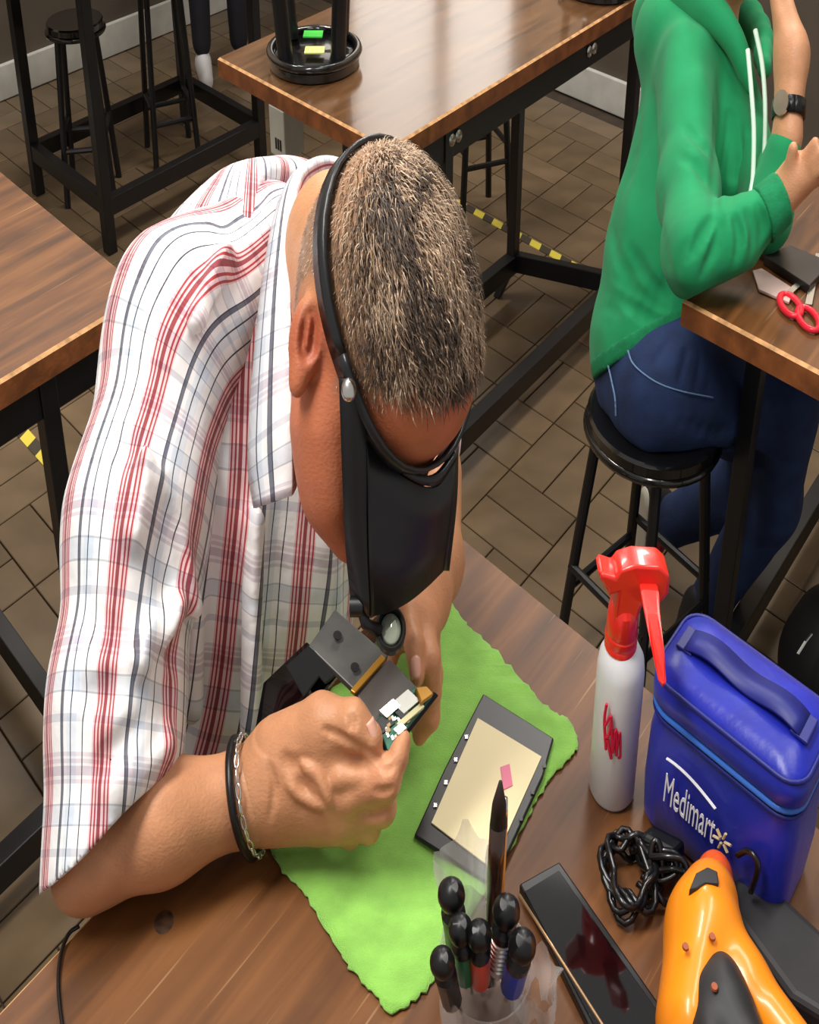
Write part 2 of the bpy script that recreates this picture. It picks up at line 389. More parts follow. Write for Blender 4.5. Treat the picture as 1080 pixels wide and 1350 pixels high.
# hazard tape on the floor
M_TAPE = bpy.data.materials.new('hazard_tape'); M_TAPE.use_nodes = True
nt = M_TAPE.node_tree; tc = nt.nodes.new('ShaderNodeTexCoord'); sx_ = nt.nodes.new('ShaderNodeVectorMath'); sx_.operation = 'DOT_PRODUCT'
nt.links.new(tc.outputs['Object'], sx_.inputs[0]); sx_.inputs[1].default_value = (E1[0] * 13 + 9, E1[1] * 13 + 7, 0)
fr = nt.nodes.new('ShaderNodeMath'); fr.operation = 'FRACT'; nt.links.new(sx_.outputs['Value'], fr.inputs[0])
gt = nt.nodes.new('ShaderNodeMath'); gt.operation = 'GREATER_THAN'; gt.inputs[1].default_value = .5; nt.links.new(fr.outputs[0], gt.inputs[0])
mx = nt.nodes.new('ShaderNodeMix'); mx.data_type = 'RGBA'; nt.links.new(gt.outputs[0], mx.inputs['Factor']); mx.inputs[6].default_value = (*lin((60, 52, 40)), 1); mx.inputs[7].default_value = (*lin((214, 196, 70)), 1)
nt.links.new(mx.outputs[2], nt.nodes['Principled BSDF'].inputs['Base Color']); nt.nodes['Principled BSDF'].inputs['Roughness'].default_value = .45
for (b, a0, a1, lab) in ((2.60, -2.6, -.9, 'black and yellow hazard tape on the floor behind the varnished table'), (.945, -2.6, -1.5, 'black and yellow hazard tape on the floor under the left table')):
    tag(obj('floor_tape', MB().box(AB((a0 + a1) / 2, b, .001), np.append(E1 * (a1 - a0) / 2, 0), np.append(E2 * .016, 0), (0, 0, .001)), M_TAPE), lab, 'tape')

# ------------------------------------------------------------------ tables
TT = .75
def table(label, a0, a1, b0, b1, wm, th=.034, legs=None, leg_w=.030, rails=True, knot=None, bolts=(), rz=.085, lowkink=None, nearx=0):
    ca, cb = (a0 + a1) / 2, (b0 + b1) / 2
    t = empty('work_table', AB(ca, cb, 0), label, 'table', 'wooden work tables on black steel frames')
    ch = .004; mb = MB()
    def ring(i, z): return [AB(a0 + i, b0 + i, z), AB(a1 - i, b0 + i, z), AB(a1 - i, b1 - i, z), AB(a0 + i, b1 - i, z)]
    V = ring(0, TT - th) + ring(0, TT - ch) + ring(ch, TT)
    mb.add(V, [(3, 2, 1, 0)], 1); n0 = 0
    mb.f += [(8, 9, 10, 11)]; mb.m += [0]
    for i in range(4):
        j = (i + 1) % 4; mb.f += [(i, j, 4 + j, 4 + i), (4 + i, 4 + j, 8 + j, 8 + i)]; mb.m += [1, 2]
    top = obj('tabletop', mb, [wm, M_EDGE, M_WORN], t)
    ia, ib = .03, .19
    la0, la1, lb0, lb1 = legs or (a0 + ia, a1 - ia, b0 + ib, b1 - ib)
    d1, d2 = np.append(E1 * leg_w / 2, 0), np.append(E2 * leg_w / 2, 0)
    for a in (la0, la1):
        for b in (lb0, lb1 + (nearx if a == la1 else 0)):
            m_ = MB(); zt = TT - th
            if lowkink and (a, b) == (la0, lb1):
                m_.box(AB(a, b, (zt + .07) / 2), d1, d2, (0, 0, (zt - .07) / 2))
                c0, c1 = AB(a, b, .09), AB(a - .03, b - .035, 0)
                m_.add([c0 + x * d1 + y * d2 for x, y in ((-1, -1), (1, -1), (1, 1), (-1, 1))] + [c1 + .7 * (x * d1 + y * d2) for x, y in ((-1, -1), (1, -1), (1, 1), (-1, 1))],
                       [(0, 1, 2, 3), (7, 6, 5, 4)] + [(4 + i, 4 + (i + 1) % 4, (i + 1) % 4, i) for i in range(4)])
            else: m_.box(AB(a, b, zt / 2), d1, d2, (0, 0, zt / 2))
            obj('leg', m_, M_BLACK, t, bevel=.002)
    zt = TT - th - .028
    for a in (la0, la1): obj('apron', MB().bar(AB(a, lb0 - (.15 if a == la1 else 0), zt), AB(a, lb1 + (.15 if a == la1 else 0), zt), .022, .055), M_BLACK, t, bevel=.002)
    for b in (lb0, lb1): obj('apron', MB().bar(AB(la0, b, zt), AB(la1, b, zt), .022, .055), M_BLACK, t, bevel=.002)
    if rails:
        for a in (la0, la1): obj('low_rail', MB().bar(AB(a, lb0, rz), AB(a, lb1 + (nearx if a == la1 else 0), rz), .03, .045), M_BLACK, t, bevel=.002)
        for b in (lb0, lb1): obj('low_rail', MB().bar(AB(la0, b, rz + .004), AB(la1, b + (nearx if b == lb1 else 0), rz + .004), .028, .045), M_BLACK, t, bevel=.002)
    for (a, b) in bolts:
        for s_ in (-1, 1):
            obj('bolt', MB().lathe([(0, 0), (.011, 0), (.011, .006), (.006, .009), (0, .009)], AB(a + .012, b + s_ * .012, zt + .006), 12, 1.6, axis=np.append(E1, 0)), M_STEEL, t, smooth='auto')
    return t
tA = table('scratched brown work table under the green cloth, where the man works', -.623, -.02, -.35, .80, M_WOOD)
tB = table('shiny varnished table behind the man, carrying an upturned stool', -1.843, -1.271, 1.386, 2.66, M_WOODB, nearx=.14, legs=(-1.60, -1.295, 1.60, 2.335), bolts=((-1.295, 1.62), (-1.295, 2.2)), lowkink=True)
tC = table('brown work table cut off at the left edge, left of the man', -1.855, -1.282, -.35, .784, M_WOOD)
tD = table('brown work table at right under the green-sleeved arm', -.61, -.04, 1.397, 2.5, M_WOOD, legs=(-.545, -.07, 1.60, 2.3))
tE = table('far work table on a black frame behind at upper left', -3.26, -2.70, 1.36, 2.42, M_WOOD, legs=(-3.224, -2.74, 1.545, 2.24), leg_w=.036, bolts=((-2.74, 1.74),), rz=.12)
# knot in the near tabletop
kn = PZ(216, 1215, TT + .0005)
obj('knot', MB().lathe([(.0, 0), (.011, 0), (.006, .0005), (0, .0006)], kn - np.array([0, 0, .0003]), 14, S), mat('wood_knot', (58, 34, 15), .6, var=.6, vs=160), tA)

# ------------------------------------------------------------------ stools
def stool(c, label, rz=0, h=.47, rad=.155, flip=False, leg_r=.0105, ring=.32):
    c = np.asarray(c, float); t = empty('metal_stool', c, label, 'stool', 'black round metal stools')
    sg = -1 if flip else 1; z0 = h if flip else 0
    def Z(z): return c[2] + (h - z if flip else z)
    def ringp(r, z, n=40): return [(c[0] + r * math.cos(2 * math.pi * k / n) / S, c[1] + r * math.sin(2 * math.pi * k / n), Z(z)) for k in range(n)]
    pr = [(0, h - .022), (rad * .93, h - .022), (rad, h - .018), (rad, h - .004), (rad * .96, h), (0, h)]
    if flip: pr = [(r, h - z) for r, z in pr][::-1]
    obj('seat', MB().lathe(pr, c, 40, S), M_BLACKG, t, smooth='auto')
    obj('seat_rim', MB().tube(ringp(rad * .97, h - .026), .008, 8, closed=True), M_BLACKG, t, smooth=True)
    for k in range(4):
        a = rz + math.pi / 4 + k * math.pi / 2; r0, r1 = rad * .8, rad * 1.22
        p = [(c[0] + r * math.cos(a) / S, c[1] + r * math.sin(a), Z(z)) for r, z in ((r0, h - .024), ((r0 + r1) / 2, h / 2), (r1, 0.0))]
        obj('leg', MB().tube(p, leg_r, 10, sx=1.3), M_BLACK, t, smooth='auto')
    rr = rad * 1.09
    for k in range(4):
        a = rz + math.pi / 4 + k * math.pi / 2; b = a + math.pi / 2; zz = h * ring + (.04 if k % 2 else 0)
        p = [(c[0] + rr * math.cos(q) / S, c[1] + rr * math.sin(q), Z(zz)) for q in (a, b)]
        obj('crossbar', MB().tube(p, .008, 8, sx=1.3), M_BLACK, t, smooth='auto')
    return t
sG = PZ(862, 545, .47); sG[2] = 0
stool(sG, 'black round stool the green-hooded person sits on', R(38))
stool(AB(-3.08, 1.695), 'black stool at far upper left, with a seat by the table leg', R(10), rad=.118)
stool(AB(-3.075, 2.06), 'black stool standing under the far table, seat out of frame', R(25), h=.6, rad=.118, ring=.2)
q = PZ(627, 285, 0); stool(q, 'black stool seen under the varnished table', R(20), h=.5, rad=.13, ring=.35)
iv = PZ(415, 84, TT); ist = stool(iv, 'black stool turned upside down on the varnished table', R(0), rad=.13, flip=True, h=.47, leg_r=.017)
for (u, v, cl, nm) in ((415, 66, (222, 226, 130), 'sticker'), (413, 45, (70, 215, 70), 'sticker')):
    p = PZ(u, v, TT + .034 if v > 50 else TT + .036)
    st = obj(nm, MB().box(p, (.017, 0, 0), (0, .02, 0), (0, 0, .0012)), mat('sticker_%d' % v, cl, .5), ist)
q = PZ(790, -14, TT); stool(q, 'second upturned black stool on the varnished table, mostly out of frame', R(15), rad=.13, flip=True)
# white power box under the varnished table
pb = empty('power_box', PZ(378, 175, .56), 'white power box with dark slots hung under the varnished table', 'box')
c0 = W(378, 168, 3.0); LOC[pb] = c0; pb.location = c0
M_WPL = mat('white_plastic', (214, 216, 206), .45, var=.05)
x1, y1 = np.append(E1 * .03, 0), np.append(E2 * .035, 0)
bx = obj('box_body', MB().box(c0, x1, y1, (0, 0, .05)), M_WPL, pb, bevel=.004)
for k in (-1, 0, 1): obj('socket_slot', MB().box(c0 + np.append(E1 * (.004 + .009 * k), 0) - y1 * 1.0 + np.array([0, 0, -.022]), np.append(E1 * .0028, 0), np.append(E2 * .001, 0), (0, 0, .011)), M_BLACK, pb)
hz_ = (TT - .034 - c0[2] - .048) / 2
obj('hanger', MB().box(np.array([c0[0], c0[1], c0[2] + .048 + hz_]), np.append(E1 * .006, 0), np.append(E2 * .02, 0), (0, 0, hz_)), M_BLACK, pb)

# ------------------------------------------------------------------ things on the near table
def outline(px, z, n=1): return [PZ(u, v, z) for u, v in px]
# green cloth: a grid clipped to its ragged outline
cl_px = [(573, 783), (600, 805), (622, 832), (650, 858), (690, 902), (722, 938), (748, 952), (763, 982), (748, 1006), (728, 1028), (706, 1060), (690, 1095), (640, 1180), (600, 1250), (575, 1290), (548, 1322),
         (515, 1340), (490, 1312), (458, 1275), (425, 1220), (398, 1178), (366, 1140), (347, 1098), (360, 1060), (400, 960), (470, 880), (530, 810)]
poly = []
cc = catmull(cl_px + [cl_px[0]], 7)[:-1]
for i, (u, v) in enumerate(cc): poly.append((u + rng.normal() * 1.3, v + rng.normal() * 1.6))
def inpoly(x, y, P):
    c = False; n = len(P); j = n - 1
    for i in range(n):
        if (P[i][1] > y) != (P[j][1] > y) and x < (P[j][0] - P[i][0]) * (y - P[i][1]) / (P[j][1] - P[i][1]) + P[i][0]: c = not c
        j = i
    return c
P2 = np.array([PZ(u, v, TT)[:2] for u, v in poly])
bm = bmesh.new(); vs = [bm.verts.new((p[0], p[1], 0)) for p in P2]; fc = bm.faces.new(vs)
bmesh.ops.triangulate(bm, faces=[fc])
bmesh.ops.subdivide_edges(bm, edges=[e for e in bm.edges if not e.is_boundary and e.calc_length() > .02], cuts=5, use_grid_fill=True)
bmesh.ops.triangulate(bm, faces=bm.faces[:])
Vc = np.array([v.co[:] for v in bm.verts]); Fc = [tuple(v.index for v in f.verts) for f in bm.faces]; bm.verts.index_update(); Fc = [tuple(v.index for v in f.verts) for f in bm.faces]
bnd = np.array([any(e.is_boundary for e in v.link_edges) for v in bm.verts]); bm.free()
Vc[:, 2] = TT + .0022 + .0012 * wav(Vc * [1.6, 1, 1], 3, 60) + np.where(bnd, .0012 * np.abs(wav(Vc * [1.6, 1, 1], 4, 160)), 0)
nz_ = np.sign(sum(np.cross(Vc[f[1]] - Vc[f[0]], Vc[f[2]] - Vc[f[0]])[2] for f in Fc))
if nz_ < 0: Fc = [f[::-1] for f in Fc]
M_CLOTH = mat('green_microfibre', (138, 196, 84), .95, var=.10, vs=45, bump=.6, bs=900, sheen=.25)
cloth = tag(obj('microfibre_cloth', (Vc, Fc), M_CLOTH, smooth=True, solid=.0018), 'bright green microfibre cloth spread on the near table under the hands', 'cloth')

# phone screen panel lying on the cloth
M_PBLK = mat('black_plastic', (17, 18, 20), .38, var=.15, vs=60)
M_CREAM = mat('cream_reflector_sheet', (236, 222, 176), .5, var=.03, vs=15)
sp = empty('screen_panel', PZ(640, 1040, TT + .004), 'dismantled phone display, cream sheet in a black frame on the green cloth', 'screen')
z0 = TT + .0045
fr_o = [(637, 919), (730, 978), (716, 1028), (650, 1172), (546, 1106), (585, 1020)]
obj('frame', MB().prism(outline(fr_o, z0), (0, 0, .004)), M_PBLK, sp, bevel=.0012)
obj('back_sheet', MB().prism(outline([(630, 948), (714, 999), (648, 1146), (569, 1086)], z0 + .004), (0, 0, .0012)), M_CREAM, sp)
for (u, v) in ((615, 972), (601, 1002), (588, 1032), (574, 1062), (718, 1010), (702, 1045), (687, 1080)): obj('clip', MB().box(PZ(u, v, z0 + .0045), (.0012, 0, 0), (0, .0022, 0), (0, 0, .0006)), M_STEEL if u < 640 else M_PBLK, sp)
obj('pull_tab', MB().prism(outline([(660, 1012), (672, 1008), (676, 1036), (664, 1042)], z0 + .0053), (0, 0, .0008)), mat('pink_tab', (226, 120, 150), .5), sp)

# glossy phone
M_GLASS = mat('black_glass', (6, 6, 8), .06, coat=.5)
M_GOLD = mat('gold_rim', (206, 168, 128), .3, .8)
ph = empty('smartphone', PZ(770, 1270, TT), 'black glossy smartphone with a gold rim lying at the bottom edge', 'phone')
case = [(684, 1176), (737, 1146), (888, 1362), (800, 1412)]
obj('phone_case', MB().prism(outline(case, TT + .0003), (0, 0, .008)), M_PBLK, ph, bevel=.0015)
obj('screen_glass', MB().prism(outline([(691, 1177), (737, 1149), (885, 1360), (806, 1396)], TT + .0083), (0, 0, .0012)), M_GLASS, ph, bevel=.0005)
obj('gold_rim', MB().tube([PZ(685, 1180, TT + .0095), PZ(730, 1250, TT + .0095), PZ(797, 1355, TT + .0095), PZ(810, 1376, TT + .0095)], .0011, 8), M_GOLD, ph, smooth=True)

# spray bottle
M_MILK = mat('milky_plastic', (222, 224, 228), .35, var=.03, vs=30, sss=.3)
M_RED = mat('red_sprayer_plastic', (236, 44, 34), .28, coat=.2)
bb = PZ(806, 1040, TT); by = bb[1]
spb = empty('spray_bottle', bb, 'translucent white spray bottle with red trigger head beside the blue bag', 'bottle')
zt = PY(822, 852, by)[2] - TT
rb = .0275
tilt = (PY(821, 852, by)[0] - bb[0]) / zt
prof = [(0, 0), (rb * .9, 0), (rb, .004), (rb, zt * .86), (rb * .93, zt * .94), (rb * .72, zt), (rb * .55, zt + .004)]
bm_ = MB().lathe(prof, bb, 36, S)
V, Fa, mi = bm_.data(); V[:, 0] += tilt * (V[:, 2] - TT); body_o = obj('bottle_body', (V, Fa), M_MILK, spb, smooth='auto')
M_BLUEW = mat('pale_blue_liquid', (168, 190, 206), .4)
def pyp(px): return [PY(u, v, by) for u, v in px]
def slab(name, px, dy, m, par, bev, off=0):
    P = np.array(pyp(px)); P[:, 1] += off - dy / 2
    return obj(name, MB().prism(P, (0, dy, 0)), m, par, bevel=bev, seg=3, smooth='auto', angle=50)
# neck collar with ribs
cn = PY(818, 850, by); cnz = PY(822, 800, by)[2]
mbn = MB().lathe([(0, 0), (.0185, 0), (.0185, .004), (.0178, .005), (.0185, .006), (.0185, .012), (.0176, .013), (.0182, .014), (.017, cnz - cn[2]), (.0135, cnz - cn[2] + .004), (0, cnz - cn[2] + .004)], cn, 30, S)
obj('screw_collar', mbn, M_RED, spb, smooth='auto')
slab('sprayer_head', [(806, 806), (812, 768), (800, 772), (800, 764), (789, 752), (790, 742), (808, 748), (815, 738), (835, 732), (868, 734), (880, 745), (879, 768), (868, 782), (852, 776), (842, 790), (838, 806)], .026, M_RED, spb, .004)
tp = [(842, 768), (868, 770), (869, 800), (874, 850), (877, 890), (872, 900), (866, 888), (856, 840), (848, 800)]
tq = np.array([PY(u, v, by - .012 - .062 * np.clip((v - 768) / 100, 0, 1)) for u, v in tp])
obj('trigger', MB().prism(tq - np.array([0, .008, 0]), (0, .016, 0)), M_RED, spb, bevel=.002, seg=2)
slab('nozzle', [(786, 744), (793, 741), (808, 766), (802, 778)], .02, M_RED, spb, .002)
# red handwriting
M_INK = mat('red_marker_ink', (222, 30, 70), .6)
ik = MB()
for st in ([(800, 928), (797, 950), (799, 988)], [(797, 958), (806, 944), (803, 968), (798, 972)], [(806, 950), (808, 992)], [(808, 992), (812, 962), (813, 996)], [(813, 990), (817, 965), (818, 996), (815, 998)], [(801, 975), (806, 1000)]):
    pts = []
    for u, v in catmull(st, 5):
        p = PY(u, v, by); dx = (p[0] - bb[0] - tilt * (p[2] - TT)) * S; p = PY(u, v, by - math.sqrt(max(rb ** 2 - dx ** 2, 0)) - .0004); pts.append(p)
    ik.tube(pts, .0014, 6, sx=1.3)
tag(obj('handwriting', ik, M_INK, spb), 'red handwritten scribble')

# blue insulated bag
M_BLUE = mat('blue_nylon', (20, 34, 158), .36, var=.15, vs=18, bump=.45, bs=45, sheen=.05)
M_BLUED = mat('dark_blue_nylon', (16, 26, 112), .5, var=.1, vs=18)
M_BLUEL = mat('light_blue_piping', (52, 110, 206), .35)
c_fl = PZ(846, 1082, TT); ab0 = np.linalg.solve(np.array([E1, E2]).T, c_fl[:2])
ba0, bb0 = ab0 - np.array([.006, 0]); LA, LB, H = .142, .086, .106
bag = empty('lunch_bag', AB(ba0 + LA / 2, bb0 + LB / 2, TT), 'royal blue insulated lunch bag with white lettering at right', 'bag')
def rrect(a0, a1, b0, b1, r, z, n=7):
    out = []
    for (ca, cb, s0) in ((a1 - r, b1 - r, 0), (a0 + r, b1 - r, 90), (a0 + r, b0 + r, 180), (a1 - r, b0 + r, 270)):
        for k in range(n):
            a = R(s0 + 90 * k / (n - 1)); out.append(AB(ca + r * math.cos(a), cb + r * math.sin(a), z))
    return np.array(out)
def loft(rings):
    n = len(rings[0]); V = np.vstack(rings); f = [(i * n + k, i * n + (k + 1) % n, (i + 1) * n + (k + 1) % n, (i + 1) * n + k) for i in range(len(rings) - 1) for k in range(n)]
    return V, f + [tuple(range(n - 1, -1, -1)), tuple((len(rings) - 1) * n + k for k in range(n))]
def R_(g, z, r=.021): return rrect(ba0 - g, ba0 + LA + g, bb0 - g, bb0 + LB + g, r, TT + z)
V, f = loft([R_(-.006, 0), R_(0, .006), R_(.002, .04), R_(.001, .08), R_(-.002, H)])
V[:, :2] += (.0016 * wav(V * [1.6, 1, 1], 11, 70))[:, None] * np.array([1, 1])
obj('bag_body', (V, f), M_BLUE, bag, smooth='auto')
V, f = loft([R_(-.001, H + .003), R_(.003, H + .008), R_(.003, H + .022), R_(-.002, H + .030), R_(-.014, H + .035, .022), R_(-.034, H + .037, .014)])
V[:, 2] += np.where(V[:, 2] > TT + H + .02, .002 * wav(V, 5, 60), 0)
lid = obj('lid', (V, f), M_BLUE, bag, smooth='auto', angle=60)
for (z, g, r_, m_) in ((H + .0015, .0, .0028, M_BLUEL), (H - .004, .0005, .0018, M_BLUED), (H + .027, .001, .002, M_BLUED)): obj('piping', MB().tube(R_(g, z), r_, 6, closed=True, sx=1.2), m_, bag, smooth=True)
# webbing handle over the lid
hp = []
for s_ in np.linspace(0, 1, 15):
    hp.append(AB(ba0 + .016 + s_ * (LA - .032), bb0 + LB * .5, TT + H + .037 + .005 * math.sin(math.pi * s_) ** .8 + .003 * math.sin(9 * s_)))
hw = np.append(E2 * .0125, 0); obj('strap', MB().sheet([[p - hw, p + hw] for p in hp]), M_BLUED, bag, smooth=True, solid=.002)
for s_ in (hp[0], hp[-1]): obj('strap_anchor', MB().box(s_ - np.array([0, 0, .001]), np.append(E1 * .008, 0), hw * 1.05, (0, 0, .0016)), M_BLUED, bag, bevel=.001)
# printed logo on the front face (along E1, facing the camera's left)
M_WHT = mat('white_print', (232, 234, 240), .5)
def text_mesh(txt, size):
    cu = bpy.data.curves.new('t', 'FONT'); cu.body = txt; cu.size = size; cu.extrude = .0004; cu.resolution_u = 3
    to = bpy.data.objects.new('t', cu); COL.objects.link(to); dg = bpy.context.evaluated_depsgraph_get(); me = to.evaluated_get(dg).to_mesh()
    V = np.array([v.co[:] for v in me.vertices]); f = [tuple(p.vertices) for p in me.polygons]
    to.to_mesh_clear(); bpy.data.objects.remove(to); bpy.data.curves.remove(cu); return V, f
fo = AB(0, bb0 - .0035, 0); ox = ba0 + .027
Vt, ft = text_mesh('Medimart', .030)
def onface(x, y): return AB(ox + x, bb0 - .0062, TT + .043 + y)
dirx, diry = np.append(E1, 0), np.array([0, 0, 1.]); nrmf = np.append(-E2, 0)
k_ = .052 / Vt[:, 0].max()
P = np.array([onface(v[0] * k_, v[1] * 1.25) + nrmf * (v[2] + .0006) for v in Vt]); tag(obj('lettering', (P, ft), M_WHT, bag), 'white bag lettering')
arc = [onface(x, .030 + .009 * math.sin(math.pi * min(1, .35 + x / .08))) + nrmf * .0008 for x in np.linspace(.0, .05, 14)]
obj('logo_arc', MB().tube(arc, .0011, 6), M_WHT, bag)
sb = MB(); 
for k in range(6):
    a = R(60 * k + 15); d = dirx * math.cos(a) + diry * math.sin(a); c = onface(.060, .010) + nrmf * .0012; sb.tube([c + d * .0025, c + d * .0085], .0011, 6)
tag(obj('logo_star', sb, mat('gold_print', (206, 186, 140), .5), bag), 'pale gold star burst')

# orange and black electric tool
M_ORG = mat('orange_plastic', (246, 142, 22), .32, coat=.15)
M_ORGD = mat('deep_orange_plastic', (232, 92, 40), .35)
M_RUB = mat('black_rubber_grip', (34, 34, 36), .55, var=.1, vs=80)
def zx(u, v, z): p = PZ(u, v, z); p[0] *= S; return p
tl = empty('heat_gun', PZ(930, 1270, TT), 'orange and black electric heat gun lying at the lower right', 'power tool')
V, f = sdf_mesh([('+', 0, cone(zx(936, 1190, .79), zx(925, 1230, .79), .029, .033)), ('+', .02, cone(zx(925, 1230, .79), zx(905, 1350, .785), .034, .030)),
                 ('+', .015, cone(zx(945, 1245, .79), zx(975, 1300, .785), .026, .026)), ('+', .015, cone(zx(975, 1300, .785), zx(1065, 1420, .78), .026, .024))], .0022)
obj('housing', (unx(V), f), M_ORG, tl, smooth=True)
V, f = sdf_mesh([('+', 0, cone(zx(945, 1268, .797), zx(950, 1330, .795), .012, .024)), ('+', .02, cone(zx(950, 1320, .795), zx(985, 1400, .792), .024, .026)), ('+', .01, cone(zx(925, 1320, .797), zx(935, 1380, .795), .018, .022))], .002)
tag(obj('grip', (unx(V), f), M_RUB, tl, smooth=True), 'black rubber grip')
V, f = sdf_mesh([('+', 0, cone(zx(942, 1160, .79), zx(939, 1176, .79), .020, .0225))], .002)
obj('nozzle_cap', (unx(V), f), M_ORGD, tl, smooth=True)
sl = [(906, 1194), (915, 1172), (930, 1164), (943, 1170), (945, 1186), (928, 1185), (916, 1192)]
obj('vent', MB().prism([PZ(u, v, .815) for u, v in sl], (0, 0, .0145)), M_RUB, tl, bevel=.0008)
for (u, v) in ((904, 1249), (939, 1236), (942, 1302)): obj('screw', MB().lathe([(0, 0), (.0035, 0), (.003, .0015), (0, .0015)], PZ(u, v, .822), 10, S), mat('rust_screw', (150, 70, 30), .5), tl)
# black cable of the tool, coiled
M_CBL = mat('black_cable', (16, 16, 17), .3, coat=.2)
cb = MB(); cc_ = PZ(828, 1170, TT)
pts = []
for k in range(0, 150):
    a = k / 150 * 2 * math.pi * 5.2; rr = .026 + .006 * math.sin(k * .71) + .003 * math.cos(k * .37)
    pts.append(cc_ + np.array([rr * math.cos(a) / S, rr * 1.25 * math.sin(a), .006 + .018 * (k / 150) + .003 * math.sin(k * .9)]))
pts += list(catmull([pts[-1], PZ(868, 1180, TT + .012), PZ(890, 1196, TT + .004)], 6))[1:]
cb.tube(pts, .0028, 8, sx=1.3)
wc = empty('coiled_cable', cc_, 'coiled black power cable in front of the blue bag', 'cable')
obj('cable', cb, M_CBL, wc, smooth=True)
cb2 = MB()
for s_ in range(5):
    o_ = np.array([.003 * (s_ - 2), .004 * (s_ % 2), .003 * s_])
    cb2.tube(catmull([PZ(842, 1122 + 6 * s_, TT + .012) + o_, PZ(864, 1118 + 7 * s_, TT + .018) + o_, PZ(886, 1126 + 6 * s_, TT + .018) + o_, PZ(892, 1150 + 4 * s_, TT + .012) + o_, PZ(872, 1178 - 4 * s_, TT + .008) + o_, PZ(852, 1165, TT + .008) + o_], 6), .0027, 8, sx=1.3)
bt_ = lambda u, v: (lambda d: np.array([0, 0, CZ]) + d * ((bb0 - .010 - 0) / float(np.linalg.solve(np.array([E1, E2]).T, d[:2])[1])))(ray(u, v))
obj('cable_end', MB().tube(catmull([bt_(972, 1128), bt_(986, 1122), bt_(998, 1134), bt_(998, 1152), bt_(990, 1176)], 5), .0024, 8, sx=1.3), M_CBL, wc, smooth=True)
obj('cable_loop', cb2, M_CBL, wc, smooth=True)
obj('cable_tie', MB().tube([cc_ + np.array([(.03 + .007 * math.cos(q)) / S, .012 * math.sin(q) - .0, .018 + .016 * math.sin(q)]) for q in np.linspace(0, 6.283, 20)[:-1]], .0022, 6, closed=True), M_CBL, wc, smooth=True)
obj('plug', MB().bar(PZ(850, 1106, TT + .016), PZ(896, 1130, TT + .018), .018, .020), M_PBLK, wc, bevel=.005, seg=3)
# black case behind the tool
bc = empty('black_case', PZ(1030, 1250, TT), 'flat black case with a white mark behind the orange tool', 'case')
obj('case_body', MB().prism(outline([(962, 1186), (1020, 1204), (1090, 1270), (1090, 1380), (1035, 1345), (960, 1240)], TT + .002), (0, 0, .024)), M_RUB, bc, bevel=.006, seg=3)
obj('white_mark', MB().prism(outline([(1001, 1290), (1006, 1278), (1010, 1290), (1006, 1298)], TT + .0262), (0, 0, .0005)), M_WHT, bc)
# thin lead over the left table edge
tag(obj('thin_cable', MB().tube(catmull([PZ(104, 1221, TT + .004), PZ(90, 1232, TT + .004), PZ(80, 1260, TT + .003), PZ(77, 1300, TT + .003), PZ(82, 1350, TT + .003), PZ(90, 1400, TT + .003)], 6), .0017, 7, sx=1.3), M_CBL, smooth=True), 'thin dark lead on the near tabletop at lower left', 'cable')

# tool holder with screwdrivers
hb = PZ(640, 1395, TT); hb[1] = .665
M_CLEAR = mat('clear_plastic', (235, 238, 240), .12, trans=.6, alpha=.25)
th_ = empty('tool_holder', hb, 'clear plastic tool cup at the bottom edge, half out of frame', 'holder')
obj('cup', MB().lathe([(.03, 0), (.046, .002), (.048, .03), (.049, .045), (.0475, .045), (.0465, .03), (.0445, .004), (.03, .003)], hb, 32, S), M_CLEAR, th_, smooth='auto')
def yz(u, v, z): return PZ(u, v, z)
def screwdriver(u, v, z, foot, hcol, lab, capr=.0085, stripes=False):
    capr *= 1.18
    top = PZ(u, v, z); bot = hb + np.array([foot[0] / S, foot[1], .008]); ax = nrm(bot - top)
    t = empty('screwdriver', bot, lab, 'screwdriver', 'small screwdrivers in the cup')
    ln = np.linalg.norm(bot - top)
    obj('swivel_cap', MB().lathe([(0, -capr * .75), (capr * .55, -capr * .7), (capr * .95, -capr * .2), (capr, .003), (capr * .9, .008), (capr * .6, .010), (0, .010)], top, 20, 1.35, axis=ax), M_PBLK, t, smooth='auto', angle=50)
    obj('neck', MB().lathe([(0, .009), (capr * .55, .009), (capr * .55, .018), (capr * .9, .022), (capr * .9, .03), (0, .03)], top, 16, 1.35, axis=ax), M_PBLK, t, smooth='auto')
    obj('handle', MB().lathe([(0, .029), (capr * .86, .029), (capr * .86, ln * .72), (capr * .5, ln * .8), (0, ln * .8)], top, 12, 1.35, axis=ax), hcol, t, smooth='auto')
    obj('shaft', MB().lathe([(0, ln * .79), (.0017, ln * .79), (.0017, ln), (0, ln)], top, 8, 1, axis=ax), M_STEEL, t)
    if stripes:
        for k in range(6): obj('grip_ring', MB().lathe([(capr * .9, .034 + .006 * k), (capr * 1.0, .035 + .006 * k), (capr * .9, .037 + .006 * k)], top, 14, 1.35, axis=ax), M_STEEL, t)
    return t
def pl(n, c): return mat(n, c, .35)
screwdriver(595, 1178, .862, (-.018, .018), M_PBLK, 'screwdriver with the black ball cap nearest the green cloth, farthest back', .0095)
screwdriver(607, 1224, .855, (-.012, .006), pl('green_handle', (24, 130, 86)), 'screwdriver with a green handle and black cap in the cup')
screwdriver(632, 1232, .855, (.0, .004), pl('red_handle', (236, 74, 40)), 'screwdriver with an orange-red handle and black cap in the cup')
screwdriver(583, 1268, .85, (-.024, -.01), M_PBLK, 'all-black screwdriver at the left of the cup')
screwdriver(668, 1200, .858, (.012, .012), pl('white_handle', (232, 232, 228)), 'screwdriver with a white handle and ringed grip', .0095, True)
screwdriver(689, 1246, .85, (.024, .0), pl('blue_handle', (30, 60, 190)), 'screwdriver with a blue handle at the right of the cup', .0095)
